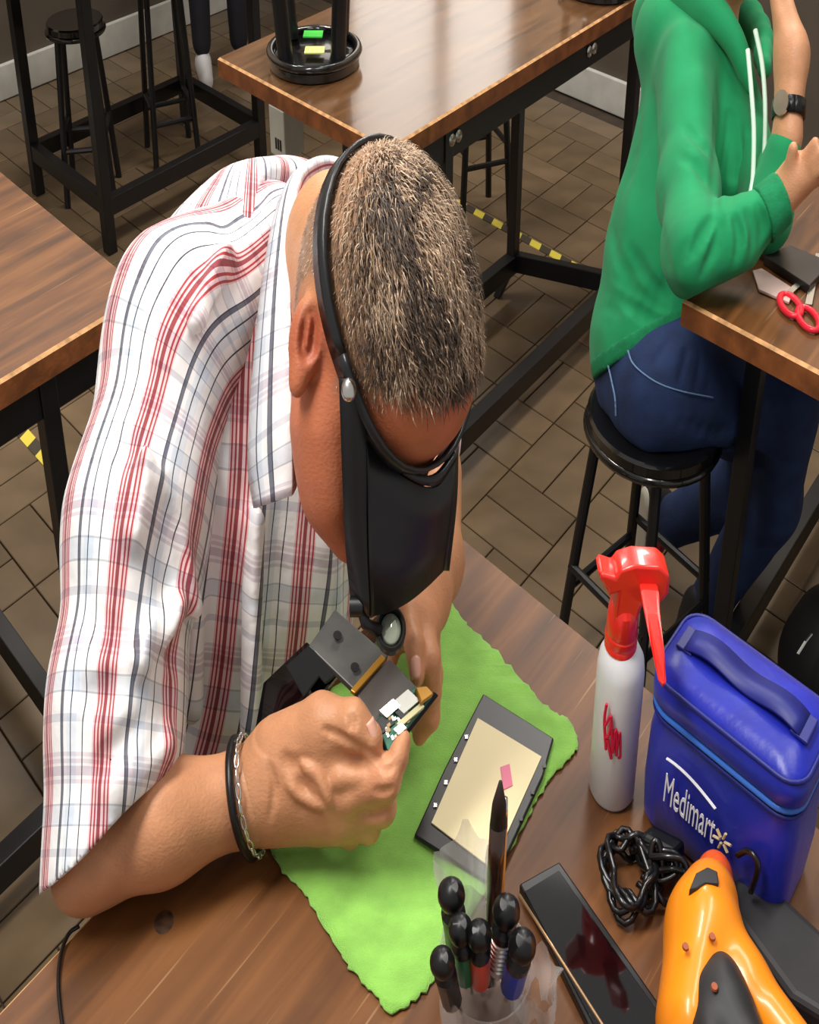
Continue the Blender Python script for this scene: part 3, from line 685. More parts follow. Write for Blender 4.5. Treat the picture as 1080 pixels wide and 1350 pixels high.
# two brushes standing tall out of the cup
br = empty('brush', hb + np.array([.004, .01, .008]), 'dark brown brush standing up in the tool cup', 'brush')
b0_, b1_ = hb + np.array([.004, .012, .01]), PY(660, 1030, .675)
bp_ = [b0_ + (b1_ - b0_) * s_ for s_ in (0, .3, .62, .8, .9, 1)]
obj('brush_handle', MB().tube(bp_[:4], [.0045, .005, .0062, .0062], 12, sx=1.25), mat('brush_dark_wood', (52, 30, 20), .3, coat=.4), br, smooth=True)
obj('bristles', MB().tube(bp_[3:], [.0062, .0052, .0012], 12, sx=1.25), mat('brush_bristles', (40, 24, 18), .7), br, smooth=True)
br2 = empty('brush', hb + np.array([.008, .012, .008]), 'thin amber brush with a metal ferrule beside the dark brush', 'brush')
b2_ = PY(666, 1052, .68); b3 = hb + np.array([.009, .016, .01]); bq = [b3 + (b2_ - b3) * s_ for s_ in (0, .5, .85, 1)]
obj('brush_handle', MB().tube(bq[:3], .0028, 10, sx=1.2), mat('amber_wood', (214, 140, 60), .35), br2, smooth=True)
obj('ferrule', MB().tube(bq[2:], [.0029, .002], 10, sx=1.2), M_STEEL, br2, smooth=True)
# crumpled clear bag around the tools
M_FILM = mat('clear_film', (240, 242, 243), .14, trans=.1, alpha=.42)
def film(name, ctr, rad, seed, lab, hh):
    n, m = 30, 9; G_ = []
    for i in range(m):
        row = []
        for k in range(n + 1):
            a = 2 * math.pi * k / n; s_ = i / (m - 1)
            rr = rad * (1 + .18 * math.sin(3 * a + 4 * s_ + seed) + .12 * math.sin(7 * a - 5 * s_ + seed * 2)) * (.75 + .35 * s_)
            row.append(np.array(ctr) + [rr * math.cos(a) / S, rr * math.sin(a), hh * s_ + .008 * math.sin(4 * a + seed)])
        G_.append(row)
    return tag(obj(name, MB().sheet(G_), M_FILM, smooth=True), lab, 'plastic bag')
film('plastic_bag', PZ(610, 1240, TT) + np.array([0, -.02, .01]), .026, 1.0, 'crumpled clear plastic bag around the screwdrivers by the cloth', .085)
film('plastic_bag', PZ(705, 1335, TT) + np.array([0, 0, .004]), .022, 2.3, 'crumpled clear plastic bag at the bottom edge beside the phone', .03)

# things on the right-hand table
scs = empty('scissors', PZ(1040, 400, TT), 'red-handled scissors on the right-hand table', 'scissors')
for (u, v, rr) in ((1042, 402, 13), (1066, 420, 13)):
    c = PZ(u, v, TT + .006); obj('finger_ring', MB().tube([c + np.array([.011 * math.cos(q), .032 * math.sin(q), 0]) for q in np.linspace(0, 6.283, 24)[:-1]], .0042, 8, closed=True), mat('red_handle_plastic', (226, 40, 60), .3), scs, smooth=True)
for (p_, q_) in (((1042, 385), (1090, 340)), ((1066, 402), (1080, 335))): obj('blade', MB().bar(PZ(*p_, TT + .005), PZ(*q_, TT + .005), .008, .002), M_STEEL, scs)
tag(obj('paper_packet', MB().prism([PZ(u, v, TT + .001) for u, v in ((992, 360), (1004, 357), (1048, 385), (1040, 402), (1000, 385))], (0, 0, .004)), mat('pinkish_paper', (205, 176, 168), .6, var=.08), bevel=.001), 'small pinkish white packet on the right-hand table', 'packet')
tag(obj('dark_notebook', MB().prism([PZ(u, v, TT + .001) for u, v in ((1006, 349), (1040, 334), (1095, 357), (1066, 388))], (0, 0, .012)), mat('dark_cover', (44, 38, 38), .35, var=.1), bevel=.001), 'dark notebook under the forearm on the right-hand table', 'notebook')
# ------------------------------------------------------------------ the man at the near table
M_SKIN = mat('tan_skin', (190, 124, 90), .5, attr='Col', var=.10, vs=70, bump=.25, bs=420, sss=.12)
def lerp(a, b, t): return np.asarray(a) + (np.asarray(b) - np.asarray(a)) * t
# head frame, in the slim-x space
Rt, Up, Tc = np.array([1., 0, 0]), np.array([0, ST, CT]), np.array([0, -CT, ST])      # right, up, toward the viewer
def cvec(x, y, z): return x * Rt + y * Up + z * Tc
hf = nrm(cvec(.42, -.89, -.16)); hu = cvec(.52, .10, .85); hu = nrm(hu - hf * (hu @ hf)); hr = np.cross(hf, hu)
HM = np.array([hr, hf, hu]); HC = WX(530, 402, 1.0)
def H(r, f, u): return HC + r * hr + f * hf + u * hu
head = [('+', 0, ell(H(0, -.004, .0), (.077, .101, .082), HM)), ('+', .02, ell(H(0, .05, -.012), (.061, .052, .066), HM)), ('+', .02, ell(H(0, -.042, -.02), (.068, .056, .066), HM)),
        # cheek and jaw, seen from his right
        ('+', .035, cone(WX(447, 440, 1.01), WX(435, 560, 1.02), .038, .036)), ('+', .03, cone(WX(435, 560, 1.02), WX(440, 640, 1.03), .036, .031)),
        ('+', .03, cone(WX(440, 635, 1.03), WX(462, 688, 1.055), .029, .022)), ('+', .03, cone(WX(505, 540, 1.04), WX(475, 675, 1.06), .05, .030)),
        ('+', .02, cone(WX(545, 610, 1.045), WX(528, 690, 1.06), .016, .018)),                       # nose under the visor
        ('+', .012, cone(WX(520, 705, 1.075), WX(478, 712, 1.075), .012, .012)),                      # mouth
        ('+', .05, cone(WX(470, 360, 1.04), WX(440, 325, 1.12), .052, .05)), ('+', .03, cone(WX(440, 335, 1.12), WX(390, 440, 1.24), .05, .06)),
        ('+', .03, cone(WX(446, 460, 1.04), WX(432, 390, 1.11), .042, .048)),
        ('-', .004, ell(WX(520, 712, 1.072), (.02, .004, .002)))]
# ear
ec = WX(404, 446, .974)
eM = np.array([nrm(cvec(.25, .97, 0)), nrm(cvec(.97, -.25, .1)), nrm(np.cross(cvec(.25, .97, 0), cvec(.97, -.25, .1)))])
head += [('+', .006, ell(ec, (.029, .0185, .010), eM)), ('-', .004, ell(ec + eM[1] * .0035 + cvec(0, .002, .0085), (.019, .0095, .009), eM)),
         ('+', .004, cone(ec + eM[0] * .012 + eM[1] * .001 + cvec(0, 0, .004), ec - eM[0] * .006 + eM[1] * .002 + cvec(0, 0, .004), .0028, .0025)),
         ('+', .006, ell(ec - eM[0] * .027 - eM[1] * .002, (.0125, .010, .0075), eM)), ('-', .003, ell(ec + eM[1] * .009 - eM[0] * .004 + cvec(0, 0, .009), (.008, .005, .008), eM))]
hV, hF = sdf_mesh(head, .0024)
# arms (upper arms inside the sleeves)
EL = WX(120, 1138, 1.044); WR = WX(338, 1046, 1.083)
arms = [('+', 0, cone(WX(215, 440, 1.2), WX(135, 1110, 1.07), .055, .036)), ('+', .03, cone(EL, WX(215, 1083, 1.058), .032, .038)), ('+', .03, cone(WX(215, 1083, 1.058), WR, .040, .032)), ('+', .02, cone(WR, WX(372, 1030, 1.078), .034, .034)),
        ('+', .02, ell(WX(98, 1158, 1.044), (.024, .024, .02))), ('+', .03, cone(WX(225, 450, 1.2), WX(330, 480, 1.32), .05, .08)), ('+', .05, cone(WX(330, 480, 1.3), WX(270, 980, 1.45), .13, .14)), ('+', .04, cone(WX(340, 480, 1.32), WX(430, 350, 1.16), .06, .045)),
        ('+', .04, cone(WX(330, 480, 1.3), WX(500, 420, 1.36), .1, .06)), ('+', .04, cone(WX(500, 420, 1.36), WX(562, 600, 1.36), .055, .048))]
aV, aF = sdf_mesh(arms, .005)
# left forearm and hand
lh = [('+', 0, cone(WX(572, 625, 1.345), WX(574, 740, 1.24), .040, .034)), ('+', .02, cone(WX(574, 740, 1.24), WX(560, 790, 1.185), .034, .029)),
      ('+', .02, cone(WX(562, 775, 1.18), WX(538, 815, 1.135), .028, .022)), ('+', .02, cone(WX(555, 785, 1.18), WX(556, 825, 1.14), .026, .021)),
      ('+', .008, cone(WX(535, 812, 1.125), WX(547, 852, 1.097), .0125, .0112)), ('+', .005, cone(WX(547, 852, 1.097), WX(550, 890, 1.093), .0112, .0088)),
      ('+', .006, cone(WX(558, 815, 1.135), WX(567, 870, 1.108), .0135, .0118)), ('+', .005, cone(WX(567, 870, 1.108), WX(570, 912, 1.125), .0118, .0105)), ('+', .005, cone(WX(570, 912, 1.125), WX(562, 938, 1.145), .0105, .009)),
      ('+', .006, cone(WX(566, 830, 1.155), WX(571, 890, 1.14), .0125, .0115)), ('+', .005, cone(WX(571, 890, 1.14), WX(568, 945, 1.14), .0115, .0105)), ('+', .005, cone(WX(568, 945, 1.14), WX(553, 968, 1.15), .0105, .009)),
      ('+', .006, cone(WX(560, 850, 1.17), WX(566, 920, 1.17), .011, .010)), ('+', .005, cone(WX(566, 920, 1.17), WX(548, 955, 1.175), .010, .008)),
      ('+', .012, cone(WX(536, 800, 1.14), WX(518, 832, 1.14), .019, .014)), ('+', .008, cone(WX(518, 832, 1.14), WX(514, 868, 1.135), .013, .010))]
lV, lF = sdf_mesh(lh, .0017)
# right hand, closed on the board
rh = [('+', 0, cone(WX(318, 1052, 1.083), WX(352, 1040, 1.080), .0335, .033)),
      ('+', .02, cone(WX(350, 1025, 1.078), WX(425, 1010, 1.064), .030, .030)), ('+', .02, cone(WX(350, 1055, 1.083), WX(440, 1062, 1.072), .026, .026)), ('+', .02, cone(WX(355, 1060, 1.09), WX(420, 1075, 1.095), .022, .020)),
      # thumb
      ('+', .016, cone(WX(365, 990, 1.073), WX(425, 957, 1.052), .026, .0225)), ('+', .010, cone(WX(425, 957, 1.052), WX(466, 955, 1.038), .0215, .0175)), ('+', .006, cone(WX(466, 955, 1.038), WX(490, 974, 1.036), .0172, .0125)),
      # index
      ('+', .012, cone(WX(438, 1040, 1.058), WX(509, 1027, 1.038), .0195, .0158)), ('+', .005, cone(WX(511, 1026, 1.038), WX(525, 998, 1.04), .0145, .0108)), ('+', .004, cone(WX(525, 998, 1.04), WX(532, 977, 1.046), .0106, .0085)),
      ('+', .01, ell(WX(448, 998, 1.055), (.02, .02, .016))), ('+', .008, ell(WX(475, 1000, 1.055), (.016, .012, .014))),
      # middle, ring and little finger curled under
      ('+', .010, cone(WX(448, 1068, 1.066), WX(505, 1062, 1.056), .0175, .0145)), ('+', .006, cone(WX(505, 1062, 1.056), WX(508, 1015, 1.075), .0140, .0105)),
      ('+', .010, cone(WX(440, 1078, 1.076), WX(486, 1086, 1.072), .0165, .0138)), ('+', .006, cone(WX(486, 1086, 1.072), WX(496, 1040, 1.09), .0135, .0105)),
      ('+', .010, cone(WX(425, 1078, 1.09), WX(462, 1096, 1.09), .0145, .0122)), ('+', .006, cone(WX(462, 1096, 1.09), WX(476, 1058, 1.105), .0118, .0095)),
      # knuckle bumps, tendon and the web crease between thumb and index
      ('+', .010, ell(WX(460, 1052, 1.046), (.010, .010, .008))), ('+', .010, ell(WX(452, 1085, 1.062), (.010, .009, .008))),
      ('+', .010, cone(WX(392, 1012, 1.0405), WX(425, 1038, 1.0405), .003, .003)), ('+', .010, cone(WX(425, 1038, 1.0405), WX(432, 1062, 1.0455), .003, .0025)),
      ('-', .006, cone(WX(430, 982, 1.024), WX(500, 1001, 1.014), .002, .003))]
rV, rF = sdf_mesh(rh, .003)
rh += creases(rV, [([(428, 962), (448, 972), (470, 986), (500, 1000)], .0030, .0034, .004), ([(492, 1044), (505, 1046), (522, 1040)], .003, .002, .004), ([(470, 1074), (495, 1078), (512, 1068)], .003, .0022, .004),
                   ([(385, 1020), (400, 1040), (398, 1070)], .004, .0007, .008), ([(500, 1012), (512, 1014), (522, 1008)], .002, .0012, .003), ([(455, 940), (462, 952), (460, 962)], .0018, .0009, .003), ([(462, 938), (469, 950), (468, 962)], .0018, .0009, .003),
                   ([(352, 1002), (362, 1040), (356, 1080)], .003, .0012, .005), ([(372, 1000), (384, 1010), (404, 1005)], .004, .0012, .008)], '-', .003)
rh += creases(rV, [([(398, 1008), (418, 1022), (428, 1040), (436, 1060)], .003, .0016, .006), ([(380, 1035), (400, 1052), (425, 1064)], .003, .0007, .006), ([(440, 1030), (452, 1026), (475, 1024)], .004, .0012, .008)], '+', .003)
rV, rF = sdf_mesh(rh, .0015)
bV, bF = joinm([(hV, hF), (aV, aF), (lV, lF), (rV, rF)])
# skin colours: tan, ruddier face and ear, stubbly scalp under the hair
n1 = wav(bV, 21, 60); n2 = wav(bV, 22, 180)
base = lin((206, 146, 106))[None] * (1 + .08 * n1 + .05 * n2)[:, None]
nh = len(hV); q = (hV - HC) @ HM.T      # head coordinates r, f, u
face = lin((196, 114, 78)); base[:nh] = face * (1 + .07 * n1[:nh] + .05 * n2[:nh])[:, None]
uu = 540 + F * (hV[:, 0] / S) / (hV[:, 1] * CT + (CZ - hV[:, 2]) * ST)
tt = hV[:, 1] * CT + (CZ - hV[:, 2]) * ST
vv = 675 - F * (hV[:, 1] * ST - (CZ - hV[:, 2]) * CT) / tt
dE = np.linalg.norm(hV - ec, axis=1)
nk_ = np.clip((420 - vv) / 60, 0, 1)[:, None]; base[:nh] = base[:nh] * (1 - nk_) + nk_ * lin((202, 144, 102)) * (1 + .06 * n1[:nh])[:, None]
def sstep(a, b, x): t = np.clip((x - a) / (b - a), 0, 1); return t * t * (3 - 2 * t)
# hair mask: above a line running from nape over the ear to the forehead
def hairmask(Q):
    f, u = Q[:, 1], Q[:, 2]
    line = np.where(f < -.015, -.085, np.where(f < .01, -.085 + (f + .015) * 2.4, np.where(f < .05, -.025 + (f - .01) * .6, (f - .05) * 2.2)))
    m = sstep(-.008, .02, u - line) * (1 - sstep(.060, .088, f + .50 * np.maximum(Q[:, 0], 0) + .10 * np.minimum(Q[:, 0], 0)))
    return m
hm = hairmask(q) * sstep(.036, .046, dE)
rad = np.linalg.norm(q / np.array([.08, .104, .085]), axis=1); hm *= sstep(.8, .92, rad)
scalp = lin((164, 126, 98)); fade = np.clip(hm, 0, 1)[:, None]
base[:nh] = base[:nh] * (1 - fade) + fade * scalp * (1 + .18 * n2[:nh])[:, None]
ear_in = ec + eM[1] * .004 + cvec(0, 0, .002)
red = sstep(.03, .005, np.linalg.norm(hV - ear_in, axis=1))[:, None] * .5; base[:nh] = base[:nh] * (1 - red) + red * lin((150, 62, 46))
kn_ = sstep(.03, .0, np.linalg.norm(bV - WX(500, 1040, 1.03), axis=1))[:, None] * .35; base = base * (1 - kn_) + kn_ * lin((206, 128, 98))
man = obj('person', (unx(bV), bF), M_SKIN, smooth=True, cols=np.clip(base, 0, 1))
tag(man, 'man in a plaid short-sleeved shirt bending over the near table, holding a phone board', 'person')
# finger nails
M_NAIL = mat('nail', (226, 170, 146), .28)
def nail(c, n_, d, l, w_):
    n_ = nrm(n_); ax_l = nrm(np.asarray(d) - n_ * (np.asarray(d) @ n_)); ax_w = np.cross(n_, ax_l)
    g = np.array([[c + ax_l * l * x + ax_w * w_ * y * (1 - .3 * max(0, x - .4)) - n_ * (.0028 * y * y + .0006 * x * x) for y in np.linspace(-1, 1, 7)] for x in np.linspace(-1, 1, 7)])
    V, fa, mi = MB().sheet(g).data(); V[:, 0] /= S; obj('nail', (V, fa), M_NAIL, man, smooth=True, solid=.0008)
nn_ = nrm(cvec(.62, .30, .72)); nail(WX(484, 967, 1.036) + nn_ * .0139, nn_, cvec(.5, -.8, 0), .0078, .0058)
nn_ = nrm(cvec(-.1, .05, 1)); nail(WX(549, 879, 1.0938) + nn_ * .0097, nn_, cvec(.1, -1, 0), .0085, .0058)

# hair: thousands of short strands over the scalp
tri = np.vstack([hF[:, [0, 1, 2]], hF[:, [0, 2, 3]]]); tw = hm[tri].mean(1)
ar = np.linalg.norm(np.cross(hV[tri[:, 1]] - hV[tri[:, 0]], hV[tri[:, 2]] - hV[tri[:, 0]]), axis=1)
tw = tw * (.22 + .78 * sstep(.005, .055, ((hV[tri].mean(1) - HC) @ HM.T)[:, 2])); keep = tw > .06; tri, tw, ar = tri[keep], tw[keep], ar[keep]; pw = ar * tw; pw /= pw.sum()
NS = 11500; pick = rng.choice(len(tri), NS, p=pw); r1, r2 = rng.random(NS), rng.random(NS); fl_ = r1 + r2 > 1; r1[fl_], r2[fl_] = 1 - r1[fl_], 1 - r2[fl_]
T0, T1, T2 = hV[tri[pick, 0]], hV[tri[pick, 1]], hV[tri[pick, 2]]
Pr = T0 + (T1 - T0) * r1[:, None] + (T2 - T0) * r2[:, None]
Nn = np.cross(T1 - T0, T2 - T0); Nn /= np.linalg.norm(Nn, axis=1)[:, None] + 1e-12
qc = (Pr - HC) @ HM.T; topn = sstep(.0, .06, qc[:, 2])
flow = hf[None] + .35 * hr[None] * np.sign(qc[:, [0]]) * (1 - topn)[:, None] - .5 * hu[None] * (1 - topn)[:, None]
flow = flow + rng.normal(size=(NS, 3)) * .28 + .5 * wav(Pr, 31, 120)[:, None] * hr[None]
flow -= Nn * (flow * Nn).sum(1)[:, None]; flow /= np.linalg.norm(flow, axis=1)[:, None]
ln_ = (.0035 + .0095 * topn) * rng.uniform(.7, 1.3, NS); lift = (.35 + .35 * rng.random(NS))
side = np.cross(flow, Nn); wd = (.00030 + .00022 * topn) * rng.uniform(.8, 1.3, NS)
tip = Pr + (flow + Nn * lift[:, None]) * ln_[:, None] - Nn * (ln_ * .15)[:, None]; mid = Pr + (flow * .45 + Nn * lift[:, None] * .75) * ln_[:, None]
SV = np.stack([Pr - side * wd[:, None], Pr + side * wd[:, None], mid - side * wd[:, None] * .8, mid + side * wd[:, None] * .8, tip], 1).reshape(-1, 3)
b5 = (np.arange(NS) * 5)[:, None]; SF = np.vstack([b5 + [0, 1, 3], b5 + [0, 3, 2], b5 + [2, 3, 4]])
pal = np.array([lin(c) for c in ((164, 134, 108), (116, 94, 75), (74, 60, 50), (194, 168, 142), (50, 42, 38))])
dark = sstep(.03, .075, qc[:, 1]) * .4; ci = rng.random(NS); kk = np.where(ci < .30 - .1 * dark, 0, np.where(ci < .58, 1, np.where(ci < .78 + .1 * dark, 2, np.where(ci < .92, 3, 4))))
lg = np.exp(-((qc[:, 0] + .012) / .026) ** 2) * sstep(.075, .03, qc[:, 1]); kk = np.where((rng.random(NS) < lg * .75) & (kk != 3), rng.choice([0, 3, 3], NS), kk)
pn = wav(Pr, 77, 95, 6); kk = np.where((pn > .18) & (rng.random(NS) < .7), 2, kk); kk = np.where((pn < -.22) & (rng.random(NS) < .6), 3, kk)
scol = np.repeat(pal[kk] * rng.uniform(.8, 1.15, (NS, 1)), 5, 0)
hair = obj('hair', (unx(SV), SF), mat('grey_brown_hair', (120, 100, 84), .6, attr='Col'), man, cols=scol)
tag(hair, 'short cropped greying brown hair', kind='stuff')

# ---- plaid shirt
def plaid():
    m = bpy.data.materials.new('plaid_cotton'); m.use_nodes = True; nt = m.node_tree; b = nt.nodes['Principled BSDF']; N, L = nt.nodes.new, nt.links.new
    uv = N('ShaderNodeUVMap'); uv.uv_map = 'UVMap'; sp_ = N('ShaderNodeSeparateXYZ'); L(uv.outputs[0], sp_.inputs[0])
    def frac(o, per, off=0):
        a = N('ShaderNodeMath'); a.operation = 'MULTIPLY_ADD'; a.inputs[1].default_value = 1 / per; a.inputs[2].default_value = off; L(o, a.inputs[0])
        f_ = N('ShaderNodeMath'); f_.operation = 'FRACT'; L(a.outputs[0], f_.inputs[0]); return f_.outputs[0]
    def ramp(o, st):
        r = N('ShaderNodeValToRGB'); r.color_ramp.interpolation = 'CONSTANT'; e = r.color_ramp.elements; e[0].position = 0; e[0].color = (*lin(st[0][1]), 1); e.remove(e[1])
        for p, c in st[1:]: x = e.new(p); x.color = (*lin(c), 1)
        L(o, r.inputs[0]); return r.outputs[0]
    Wt, PK, RD, DR, BK, GY, BL = (238, 236, 236), (232, 196, 198), (172, 56, 64), (150, 66, 72), (62, 62, 72), (108, 110, 122), (220, 226, 234)
    _old = [(0, Wt), (.05, PK), (.06, RD), (.072, PK), (.09, RD), (.102, PK), (.125, DR), (.165, PK), (.178, RD), (.19, PK), (.208, RD), (.22, Wt), (.335, BK), (.348, BL), (.46, Wt), (.475, BK), (.488, Wt), (.60, BL), (.66, GY), (.69, BK), (.70, Wt), (.80, BL), (.83, BK), (.84, Wt)]
    stv = [(0, Wt), (.04, PK), (.055, RD), (.078, PK), (.105, RD), (.128, PK), (.165, DR), (.215, PK), (.24, RD), (.262, PK), (.29, RD), (.312, PK), (.335, Wt), (.475, BK), (.492, Wt), (.58, BL), (.665, BK), (.682, BL), (.74, Wt), (.80, GY), (.84, BK), (.855, Wt)]
    c1 = ramp(frac(sp_.outputs[0], .078, .31), stv)
    sth = [(0, (255, 255, 255)), (.10, (226, 214, 222)), (.13, (250, 246, 248)), (.15, (222, 208, 218)), (.18, (250, 246, 248)), (.20, (206, 190, 204)), (.27, (250, 248, 250)), (.30, (222, 208, 218)), (.33, (255, 255, 255)), (.48, (178, 184, 194)), (.495, (222, 230, 240)), (.62, (224, 234, 244)), (.635, (176, 182, 190)), (.65, (255, 255, 255)), (.82, (206, 210, 220)), (.88, (255, 255, 255))]
    c2 = ramp(frac(sp_.outputs[1], .082, .2), sth)
    mx = N('ShaderNodeMix'); mx.data_type = 'RGBA'; mx.blend_type = 'MULTIPLY'; mx.inputs['Factor'].default_value = .7; L(c1, mx.inputs[6]); L(c2, mx.inputs[7])
    L(mx.outputs[2], b.inputs['Base Color']); b.inputs['Roughness'].default_value = .9; b.inputs['Sheen Weight'].default_value = .1
    nz = N('ShaderNodeTexNoise'); nz.inputs['Scale'].default_value = 38; nz.inputs['Detail'].default_value = 3; tc = N('ShaderNodeTexCoord'); L(tc.outputs['Object'], nz.inputs[0])
    bp = N('ShaderNodeBump'); bp.inputs['Strength'].default_value = .35; bp.inputs['Distance'].default_value = .006; L(nz.outputs['Fac'], bp.inputs['Height']); L(bp.outputs[0], b.inputs['Normal'])
    return m
M_PLAID = plaid()
def axis_uv(V, pts, rad, off=0):      # unroll around a bent axis: (arc, along), blended over its bends
    pts = np.asarray(pts); acc = 0; Ds, As, Ss = [], [], []
    for i in range(len(pts) - 1):
        a, d = pts[i], pts[i + 1] - pts[i]; L_ = np.linalg.norm(d); d = d / L_
        s = (V - a) @ d; sc_ = np.clip(s, 0 if i else -9, L_ if i < len(pts) - 2 else 9)
        pp = V - (a + s[:, None] * d); e_t = Tc - d * (Tc @ d); e_t /= np.linalg.norm(e_t); e_s = np.cross(d, e_t)
        Ds.append(np.linalg.norm(V - (a + np.clip(s, 0, L_)[:, None] * d), axis=1)); As.append(np.arctan2(pp @ e_s, pp @ e_t)); Ss.append(acc + s); acc += L_
    Ds, As, Ss = map(np.array, (Ds, As, Ss)); w_ = np.exp(-(Ds - Ds.min(0)) / .012); w_ /= w_.sum(0)
    return np.stack([(w_ * As).sum(0) * rad + off, (w_ * Ss).sum(0)], 1)
def folds(seed, A, fr): return lambda X, Y, Z: A * wav(np.stack([X, Y, Z * .55], 1), seed, fr, 8)
# torso
tors = [('+', 0, cone(WX(318, 468, 1.285), WX(318, 700, 1.34), .142, .150)), ('+', .05, cone(WX(318, 700, 1.34), WX(270, 1010, 1.44), .150, .160)), ('+', .06, cone(WX(400, 420, 1.32), WX(505, 430, 1.36), .13, .085)),
        ('+', .05, cone(WX(352, 350, 1.25), WX(310, 425, 1.24), .068, .085)), ('+', .05, cone(WX(400, 640, 1.26), WX(380, 860, 1.30), .07, .08)), ('+', .05, cone(WX(290, 620, 1.2), WX(285, 900, 1.26), .07, .08)),
        ('-', .02, cone(WX(425, 330, 1.16), WX(400, 300, 1.20), .05, .06)), ('-', .012, cone(WX(238, 700, 1.075), WX(222, 930, 1.1), .012, .02)),
        ('+', .012, cone(WX(262, 560, 1.125), WX(252, 930, 1.155), .014, .016)), ('-', .01, cone(WX(300, 640, 1.095), WX(292, 960, 1.12), .010, .012)), ('+', .014, cone(WX(335, 690, 1.135), WX(330, 960, 1.175), .014, .014)),
        ('+', .012, cone(WX(425, 720, 1.215), WX(440, 850, 1.25), .016, .016))]
tV, tF = sdf_mesh(tors, .007, folds(41, .0035, 55))
tors += creases(tV, [([(250, 500), (262, 560), (272, 640), (268, 760)], .009, .007, .012), ([(312, 560), (322, 640), (315, 760), (318, 880)], .008, .005, .012), ([(365, 690), (372, 760), (360, 860)], .009, .006, .012), ([(285, 700), (282, 800), (290, 930)], .008, .006, .012), ([(330, 280), (318, 300), (300, 300)], .008, .004, .012)], '-', .009)
_e = [AB(-.593, b_, .733) * [S, 1, 1] for b_ in (.25, .5, .8)]; tors += [('-', .006, cone(_e[0], _e[1], .041, .041)), ('-', .006, cone(_e[1], _e[2], .041, .041))]
tV, tF = sdf_mesh(tors, .0042, folds(41, .0035, 55))
tU = axis_uv(tV, [WX(330, 250, 1.3), WX(310, 700, 1.34), WX(262, 1010, 1.44)], .155, .02)
shirt = obj('shirt', (unx(tV), tF), M_PLAID, man, smooth=True, uv=tU)
tag(shirt, 'white plaid shirt with red and dark stripes')
# right sleeve with yoke
cutp, cutn = WX(150, 1085, 1.06), nrm(WX(150, 1085, 1.06) - WX(205, 870, 1.11))
def sleeve_sdf():
    return [('+', 0, cone(WX(356, 356, 1.225), WX(240, 450, 1.185), .070, .084)), ('+', .04, cone(WX(240, 450, 1.185), WX(180, 700, 1.115), .084, .076)), ('+', .04, cone(WX(180, 700, 1.115), WX(155, 930, 1.075), .074, .070)), ('+', .03, cone(WX(155, 930, 1.075), WX(143, 1170, 1.045), .070, .072)),
            # folds at the armpit and cuff
            ('+', .014, cone(WX(205, 640, 1.05), WX(258, 800, 1.075), .013, .010)), ('-', .012, cone(WX(228, 690, 1.035), WX(234, 860, 1.045), .012, .016)), ('+', .014, cone(WX(185, 870, 1.012), WX(232, 800, 1.05), .014, .012)),
            ('-', .010, cone(WX(240, 905, 1.03), WX(200, 960, 1.0), .010, .008)), ('+', .014, cone(WX(150, 1040, 1.0), WX(218, 985, 1.03), .013, .011)), ('-', .012, cone(WX(135, 985, .985), WX(190, 940, .998), .004, .004)), ('+', .014, cone(WX(195, 610, 1.04), WX(180, 700, 1.03), .013, .014)),
            ('-', .014, cone(WX(255, 470, 1.07), WX(212, 590, 1.045), .008, .008)), ('+', .014, cone(WX(300, 330, 1.12), WX(260, 420, 1.08), .012, .012)), ('-', .014, cone(WX(325, 300, 1.13), WX(280, 390, 1.085), .006, .006)),
            ('cut', WX(150, 1086, 1.06), nrm(cvec(.50, -.86, 0)))]
sl_ = [('+', 0, cone(WX(356, 356, 1.225), WX(240, 450, 1.185), .070, .084))] + sleeve_sdf()[1:] + [('-', .0, cone(WX(152, 1020, 1.065), WX(140, 1230, 1.045), .060, .068))]
sV, sF = sdf_mesh(sl_, .006, folds(43, .003, 65))
sl_ = sl_[:-2] + creases(sV, [([(200, 600), (215, 660), (238, 720), (255, 790)], .009, .008, .010), ([(212, 700), (222, 770), (220, 850), (226, 930)], .010, .008, .012), ([(195, 655), (205, 700), (208, 760)], .007, .005, .010), ([(128, 1008), (150, 992), (182, 962), (212, 935)], .006, .003, .010), ([(185, 1000), (205, 975), (222, 952)], .005, .002, .008),
      ([(352, 335), (318, 372), (282, 420), (252, 478)], .004, .0025, .006), ([(310, 262), (276, 320), (238, 400)], .010, .004, .014), ([(345, 240), (330, 270), (300, 300)], .008, .004, .012), ([(110, 800), (140, 830), (175, 840)], .009, .0035, .014), ([(95, 900), (130, 915), (165, 890)], .009, .0035, .014), ([(150, 560), (170, 600), (172, 660)], .010, .004, .014)], '-', .008) + sl_[-2:]
sV, sF = sdf_mesh(sl_, .0032, folds(43, .0035, 65))
sU = axis_uv(sV, [WX(370, 320, 1.23), WX(240, 450, 1.185), WX(180, 700, 1.115), WX(155, 930, 1.075), WX(143, 1170, 1.045)], .080, .0)
obj('sleeve', (unx(sV), sF), M_PLAID, man, smooth=True, uv=sU)
# left sleeve, mostly hidden
V, f = sdf_mesh([('+', 0, cone(WX(500, 430, 1.36), WX(552, 575, 1.365), .085, .062))], .005, folds(44, .002, 60)); obj('sleeve', (unx(V), f), M_PLAID, man, smooth=True, uv=axis_uv(V, [WX(505, 430, 1.36), WX(562, 585, 1.365)], .08))
